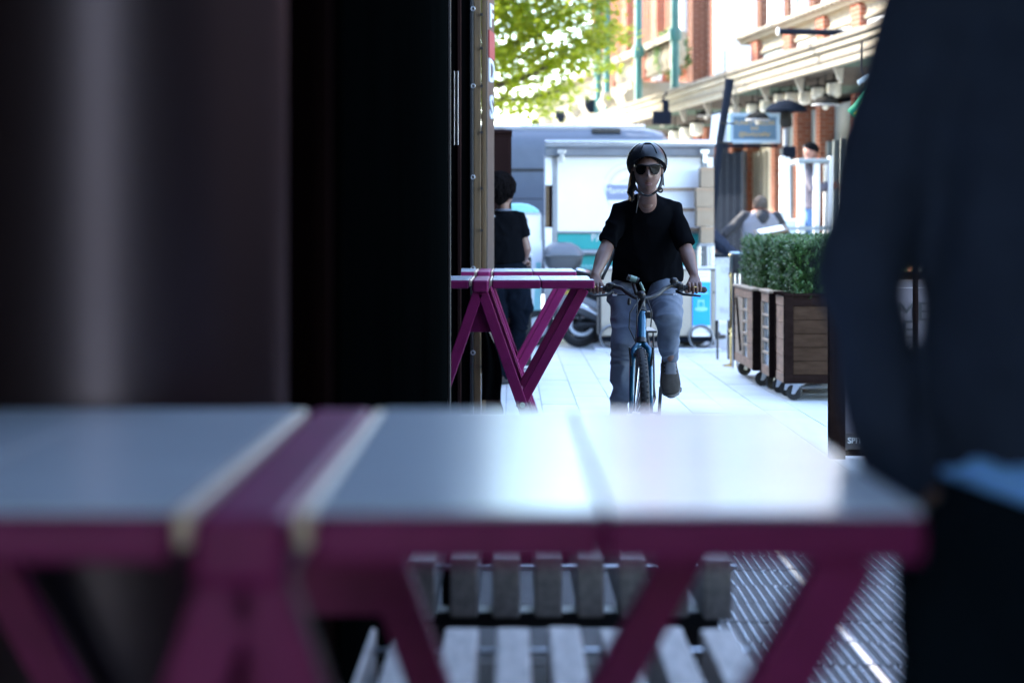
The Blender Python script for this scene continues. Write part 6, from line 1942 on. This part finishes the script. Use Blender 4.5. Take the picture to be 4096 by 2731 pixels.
# ------------------------------------------------------------------ man in navy beside the near table (large, out of focus)
YN = 2.22
nv = thing('person', 'large blurred person in navy jacket, hand in pocket, standing beside the near table', 'person', (.70, YN, 0))
n_b = MB()
cxn = .674
n_b.chain([(cxn, YN, 1.42), (cxn, YN + .01, 1.58), (cxn + .01, YN + .02, 1.70)], [.09, .062, .06], 16)
n_b.chain([(cxn, YN, .95), (cxn, YN, 1.2), (cxn, YN, 1.45)], [(.14, .09), (.14, .09), (.15, .08)], 18)
hL, hR_ = Vector((cxn - .10, YN, .93)), Vector((cxn + .10, YN, .93))
for h_ in (hL, hR_):
    n_b.chain([h_, h_ + Vector((0, 0, -.43)), h_ + Vector((0, .02, -.85))], [.09, .06, .042], 14)
sLn = Vector((.494, YN + .0, 1.525)); eLn = Vector((.394, YN - .02, 1.230)); wLn = Vector((.450, YN + .0, 1.030))
sRn = Vector((cxn + .180, YN, 1.525)); eRn = Vector((cxn + .280, YN - .02, 1.23)); wRn = Vector((cxn + .224, YN, 1.03))
for a_, e_, w_ in ((sLn, eLn, wLn), (sRn, eRn, wRn)):
    pts, rd = limb_pts(a_, e_, w_, (.040, .030, .024)); n_b.chain(pts, rd, 14)
nb = remesh(n_b, .011, 4)
nf = MB().add(nb.v, nb.f)
hn = head_mesh((cxn + .01, YN + .03, 1.80), (.15, 1, 0), s=1.06, n=40, m=30); nf.add(hn.v, hn.f)
for w_, s in ((wLn, 1), (wRn, -1)):
    d = Vector((1.0 * s, .05, -1)).normalized()
    nf.chain([w_, w_ + d * .055], [(.028, .02), (.038, .018)], 12)
    hand(nf, w_ + d * .085, d, (s * .7, 0, -.2), (0, 1, 0), curl=(20, 30, 25), thumb=[w_ + d * .03, w_ + d * .05 + Vector((0, -.035, 0)), w_ + d * .075 + Vector((0, -.045, 0)), w_ + d * .10 + Vector((0, -.045, 0))])
nf.build('body', M['skin'], nv, smooth=True)
hair_cap((cxn + .01, YN + .03, 1.81), (.15, 1, 0), 1.08, nv, M['hairdark'], .5, .014, 9)
jk = MB()
jk.tube([(cxn + .01, YN, 1.042), (cxn + .005, YN, 1.09), (cxn, YN, 1.22), (cxn, YN + .0, 1.40), (cxn, YN, 1.53), (cxn, YN, 1.61), (cxn, YN + .01, 1.66)], [(.198, .150), (.200, .150), (.200, .152), (.200, .145), (.175, .12), (.11, .09), (.075, .075)], 26, True, (1, 0, 0))
for a_, e_, w_, sx in ((sLn, eLn, wLn, -1), (sRn, eRn, wRn, 1)):
    iv = Vector((-sx, 0, 0))
    jk.tube([Vector((cxn + sx * .07, YN, 1.60)), a_ + Vector((0, 0, .014)), a_.lerp(e_, .45) + Vector((0, .02, 0)), a_.lerp(e_, .80) + iv * .001, e_ + iv * .008, e_.lerp(w_, .22) + iv * .003, e_.lerp(w_, .5), w_ + Vector((.014 * -sx, 0, -.034))], [.07, .072, .066, .055, .050, .047, .044, .038], 18, True, (0, 1, 0))
wrinkle(remesh(jk, .0095, 5), .014, (6, 6, 5), 2).build('jacket', M['navy'], nv, smooth=True)
tl_ = MB()
tl_.tube([(cxn + .01, YN - .005, 0.985), (cxn + .01, YN - .005, 1.04), (cxn + .01, YN, 1.10)], [(.203, .156), (.200, .154), (.18, .14)], 26, True, (1, 0, 0))
tm = remesh(tl_, .009, 2)
for i, v in enumerate(tm.v):
    if v.z < 1.03:
        tm.v[i] = v + Vector((0, 0, .034 - .036 * math.sin(max(0, min(1, (v.x - (cxn - .17)) / .17)) * math.pi / 2)))
tm.build('shirt_tail', M['shirttail'], nv, smooth=True)
tt_ = MB()
tt_.chain([(cxn, YN, 1.035), (cxn, YN, .985), (cxn, YN, .93)], [(.178, .138), (.195, .142), (.20, .145)], 22)
for h_ in (hL, hR_):
    tt_.tube([h_ + Vector((0, 0, .06)), h_ + Vector((0, 0, -.18)), h_ + Vector((0, 0, -.43)), h_ + Vector((0, .01, -.65)), h_ + Vector((0, .02, -.87))], [(.120, .12), (.118, .115), (.112, .10), (.112, .095), (.118, .10)], 20, True, (1, 0, 0))
wrinkle(remesh(tt_, .010, 4), .012, (6, 6, 6), 6).build('trousers', M['trousers'], nv, smooth=True)
for h_ in (hL, hR_):
    c_ = Vector((h_.x, YN + .03, .05))
    MB().tube([c_ + Vector((0, -.10, 0)), c_ + Vector((0, -.03, .02)), c_ + Vector((0, .10, -.005)), c_ + Vector((0, .20, -.02))], [(.04, .045), (.045, .055), (.05, .04), (.035, .025)], 14, True, (1, 0, 0), True).build('shoe', M['black'], nv, smooth=True)

# ------------------------------------------------------------------ people at the shopfronts on the right
def bystander(label, px, headpy, Y, fwd, topm, legm, hair=None, lean=0.0, arms=None, zfoot=0.0, cap=None, skin='skin', tilt=0.0, vest=None, bulk=1.0, height=None):
    hc_ = W(px, headpy, Y)
    t = thing('person', label, 'person', (hc_.x, Y, zfoot))
    H = height or hc_.z + .12 - zfoot
    k = H / 1.75
    f = Vector((fwd[0], fwd[1], 0)).normalized(); r = f.cross(Vector((0, 0, 1)))
    L = lambda a, b_, z: Vector((hc_.x, Y, zfoot)) + r * a * k + f * (b_ * k) + Vector((0, 0, z * k))
    b2 = MB()
    b2.chain([L(0, lean * .3 - .03, 1.40), L(0, lean * .1 - .02, 1.50), hc_ - f * .015 + Vector((0, 0, -.05))], [.07 * k, .054 * k, .055 * k], 14)
    b2.chain([L(0, -lean, .95), L(0, -lean * .5, 1.15), L(0, -.03, 1.40)], [(.14 * k, .10 * k), (.15 * k, .11 * k), (.16 * k, .10 * k)], 16, r)
    A = arms or [((-.20, -.03, 1.40), (-.27, -.05, 1.12), (-.22, .15, .98)), ((.20, -.03, 1.40), (.27, -.05, 1.12), (.22, .15, .98))]
    A = [[L(*p) for p in a_] for a_ in A]
    for a_ in A:
        pts, rd = limb_pts(a_[0], a_[1], a_[2], (.05 * k, .042 * k, .03 * k)); b2.chain(pts, rd, 12)
    legs = [[L(s * .09, -lean, .92), L(s * .10, -lean + .03, .50), L(s * .11, -lean, .09)] for s in (-1, 1)]
    for l_ in legs:
        b2.chain(l_, [.085 * k, .055 * k, .04 * k], 12)
    rbm = remesh(b2, .014, 3)
    out = MB().add(rbm.v, rbm.f)
    fh = (f + Vector((0, 0, -tilt))).normalized()
    hh = head_mesh(hc_, fh, s=k * 1.02, n=36, m=28); out.add(hh.v, hh.f)
    for a_ in A:
        d = (a_[2] - a_[1]).normalized()
        out.chain([a_[2], a_[2] + d * .05], [(.026, .018), (.036, .016)], 10)
        ac = d.cross(Vector((0, 0, 1)))
        if ac.length < .1: ac = Vector((1, 0, 0))
        hand(out, a_[2] + d * .075, d, (0, 0, -1), ac, thumb=[a_[2], a_[2] + d * .04 + Vector((0, 0, .03)), a_[2] + d * .07 + Vector((0, 0, .035)), a_[2] + d * .09 + Vector((0, 0, .03))])
    out.build('body', M[skin], t, smooth=True)
    s2 = MB()
    s2.tube([L(0, -lean, .86), L(0, -lean, .95), L(0, -lean * .6, 1.15), L(0, -lean * .2 - .02, 1.33), L(0, -.03, 1.42), L(0, -.03, 1.47)], [(.175 * k * bulk, .13 * k), (.172 * k * bulk, .13 * k), (.175 * k * bulk, .135 * k), (.19 * k * bulk, .13 * k), (.16 * k * bulk, .10 * k), (.08 * k, .075 * k)], 20, True, r)
    sl = MB()
    for a_, s in zip(A, (-1, 1)):
        tgt = sl if vest else s2
        tgt.tube([L(s * .10, -.03, 1.40), a_[0] + Vector((0, 0, .008)), a_[0].lerp(a_[1], .5), a_[1], a_[1].lerp(a_[2], .5), a_[1].lerp(a_[2], .95)], [.06 * k, .070 * k, .066 * k, .060 * k, .054 * k, .046 * k], 14, True, r)
    wrinkle(remesh(s2, .012, 4), .008, (8, 8, 6), px * .1).build('vest' if vest else 'shirt', M[vest or topm], t, smooth=True)
    if vest:
        wrinkle(remesh(sl, .012, 4), .008, (8, 8, 6), px * .2).build('sleeves', M[topm], t, smooth=True)
    g = MB()
    g.chain([L(0, -lean, .95), L(0, -lean, .88)], [(.16 * k, .125 * k), (.165 * k, .13 * k)], 18, r)
    for l_ in legs:
        g.tube([l_[0] + Vector((0, 0, .05)), l_[0].lerp(l_[1], .5), l_[1], l_[1].lerp(l_[2], .5), l_[2]], [.105 * k, .09 * k, .075 * k, .07 * k, .068 * k], 16, True, r)
    wrinkle(remesh(g, .012, 4), .009, (8, 8, 8), px * .3).build('trousers', M[legm], t, smooth=True)
    for l_ in legs:
        c_ = Vector((l_[2].x, l_[2].y, zfoot + .045))
        MB().tube([c_ - f * .08, c_ + Vector((0, 0, .015)), c_ + f * .10, c_ + f * .18 - Vector((0, 0, .012))], [(.038, .04), (.042, .045), (.045, .035), (.03, .02)], 12, True, r, True).build('shoe', M['black'], t, smooth=True)
    if hair:
        hair_cap(hc_, fh, k * 1.03, t, M[hair], .5, .006 if hair == 'hairgrey' else .014, int(px))
    if cap:
        u = Vector((0, 0, 1)); u = (u - fh * u.dot(fh)).normalized(); rr_ = fh.cross(u)
        cm = MB().ell((0, 0, 0), (1, 1, 1), 22, 14)
        cm.v = [hc_ + (rr_ * v.x * .086 + fh * v.y * .106 + u * (.045 + max(v.z, -.25) * .085)) * k for v in cm.v]
        co = cm.build('cap', M[cap], t, smooth=60)
        bm_2 = MB().prism([hc_ + (fh * .085 + rr_ * -.07 + u * .030) * k, hc_ + (fh * .15 + rr_ * -.055 + u * .018) * k, hc_ + (fh * .175 + u * .014) * k, hc_ + (fh * .15 + rr_ * .055 + u * .018) * k, hc_ + (fh * .085 + rr_ * .07 + u * .030) * k], u * .008)
        bm_2.build('cap_brim', M[cap], co, bevel=0.002)
    return t, L, hc_
bystander('person in black cap and grey shirt standing on the truck behind the white stakes', 810.5, 151.5, 27.55, (1, -.25), 'shirtgrey', 'jeanblue', cap='capblack', zfoot=.742, skin='skinpink', tilt=.35, bulk=1.3,
          arms=[((-.20, -.03, 1.40), (-.26, .10, 1.14), (-.10, .34, 1.16)), ((.20, -.03, 1.40), (.28, .05, 1.14), (.18, .32, 1.18))])
t2_, L2, hc2 = bystander('person with cropped grey hair in pale grey vest with charcoal sleeves seen from behind', 760, 206, 25.4, (-.12, 1), 'hood', 'denimdark', hair='hairgrey', vest='vest', lean=.06, skin='skinpink', bulk=1.25, height=1.90,
          arms=[((-.20, -.03, 1.40), (-.42, .02, 1.20), (-.48, .22, 1.05)), ((.20, -.03, 1.40), (.33, .0, 1.18), (.30, .2, 1.02))])
MB().tube([L2(0, .02, 1.46), L2(0, -.09, 1.44), L2(0, -.155, 1.39), L2(0, -.155, 1.33)], [(.075, .05), (.095, .055), (.085, .04), (.04, .02)], 16, True, (1, 0, 0), True).build('hood', M['hood'], t2_, smooth=True)
bystander('person in dark navy jacket half hidden behind the carton stack, reaching to the right', 706, 210, 24.2, (1, .3), 'navy', 'trousers', hair='hairdark', lean=.05,
          arms=[((-.20, -.03, 1.36), (-.14, .26, 1.14), (-.04, .50, 1.00)), ((.20, -.03, 1.36), (.22, .22, 1.14), (.14, .46, .98))])
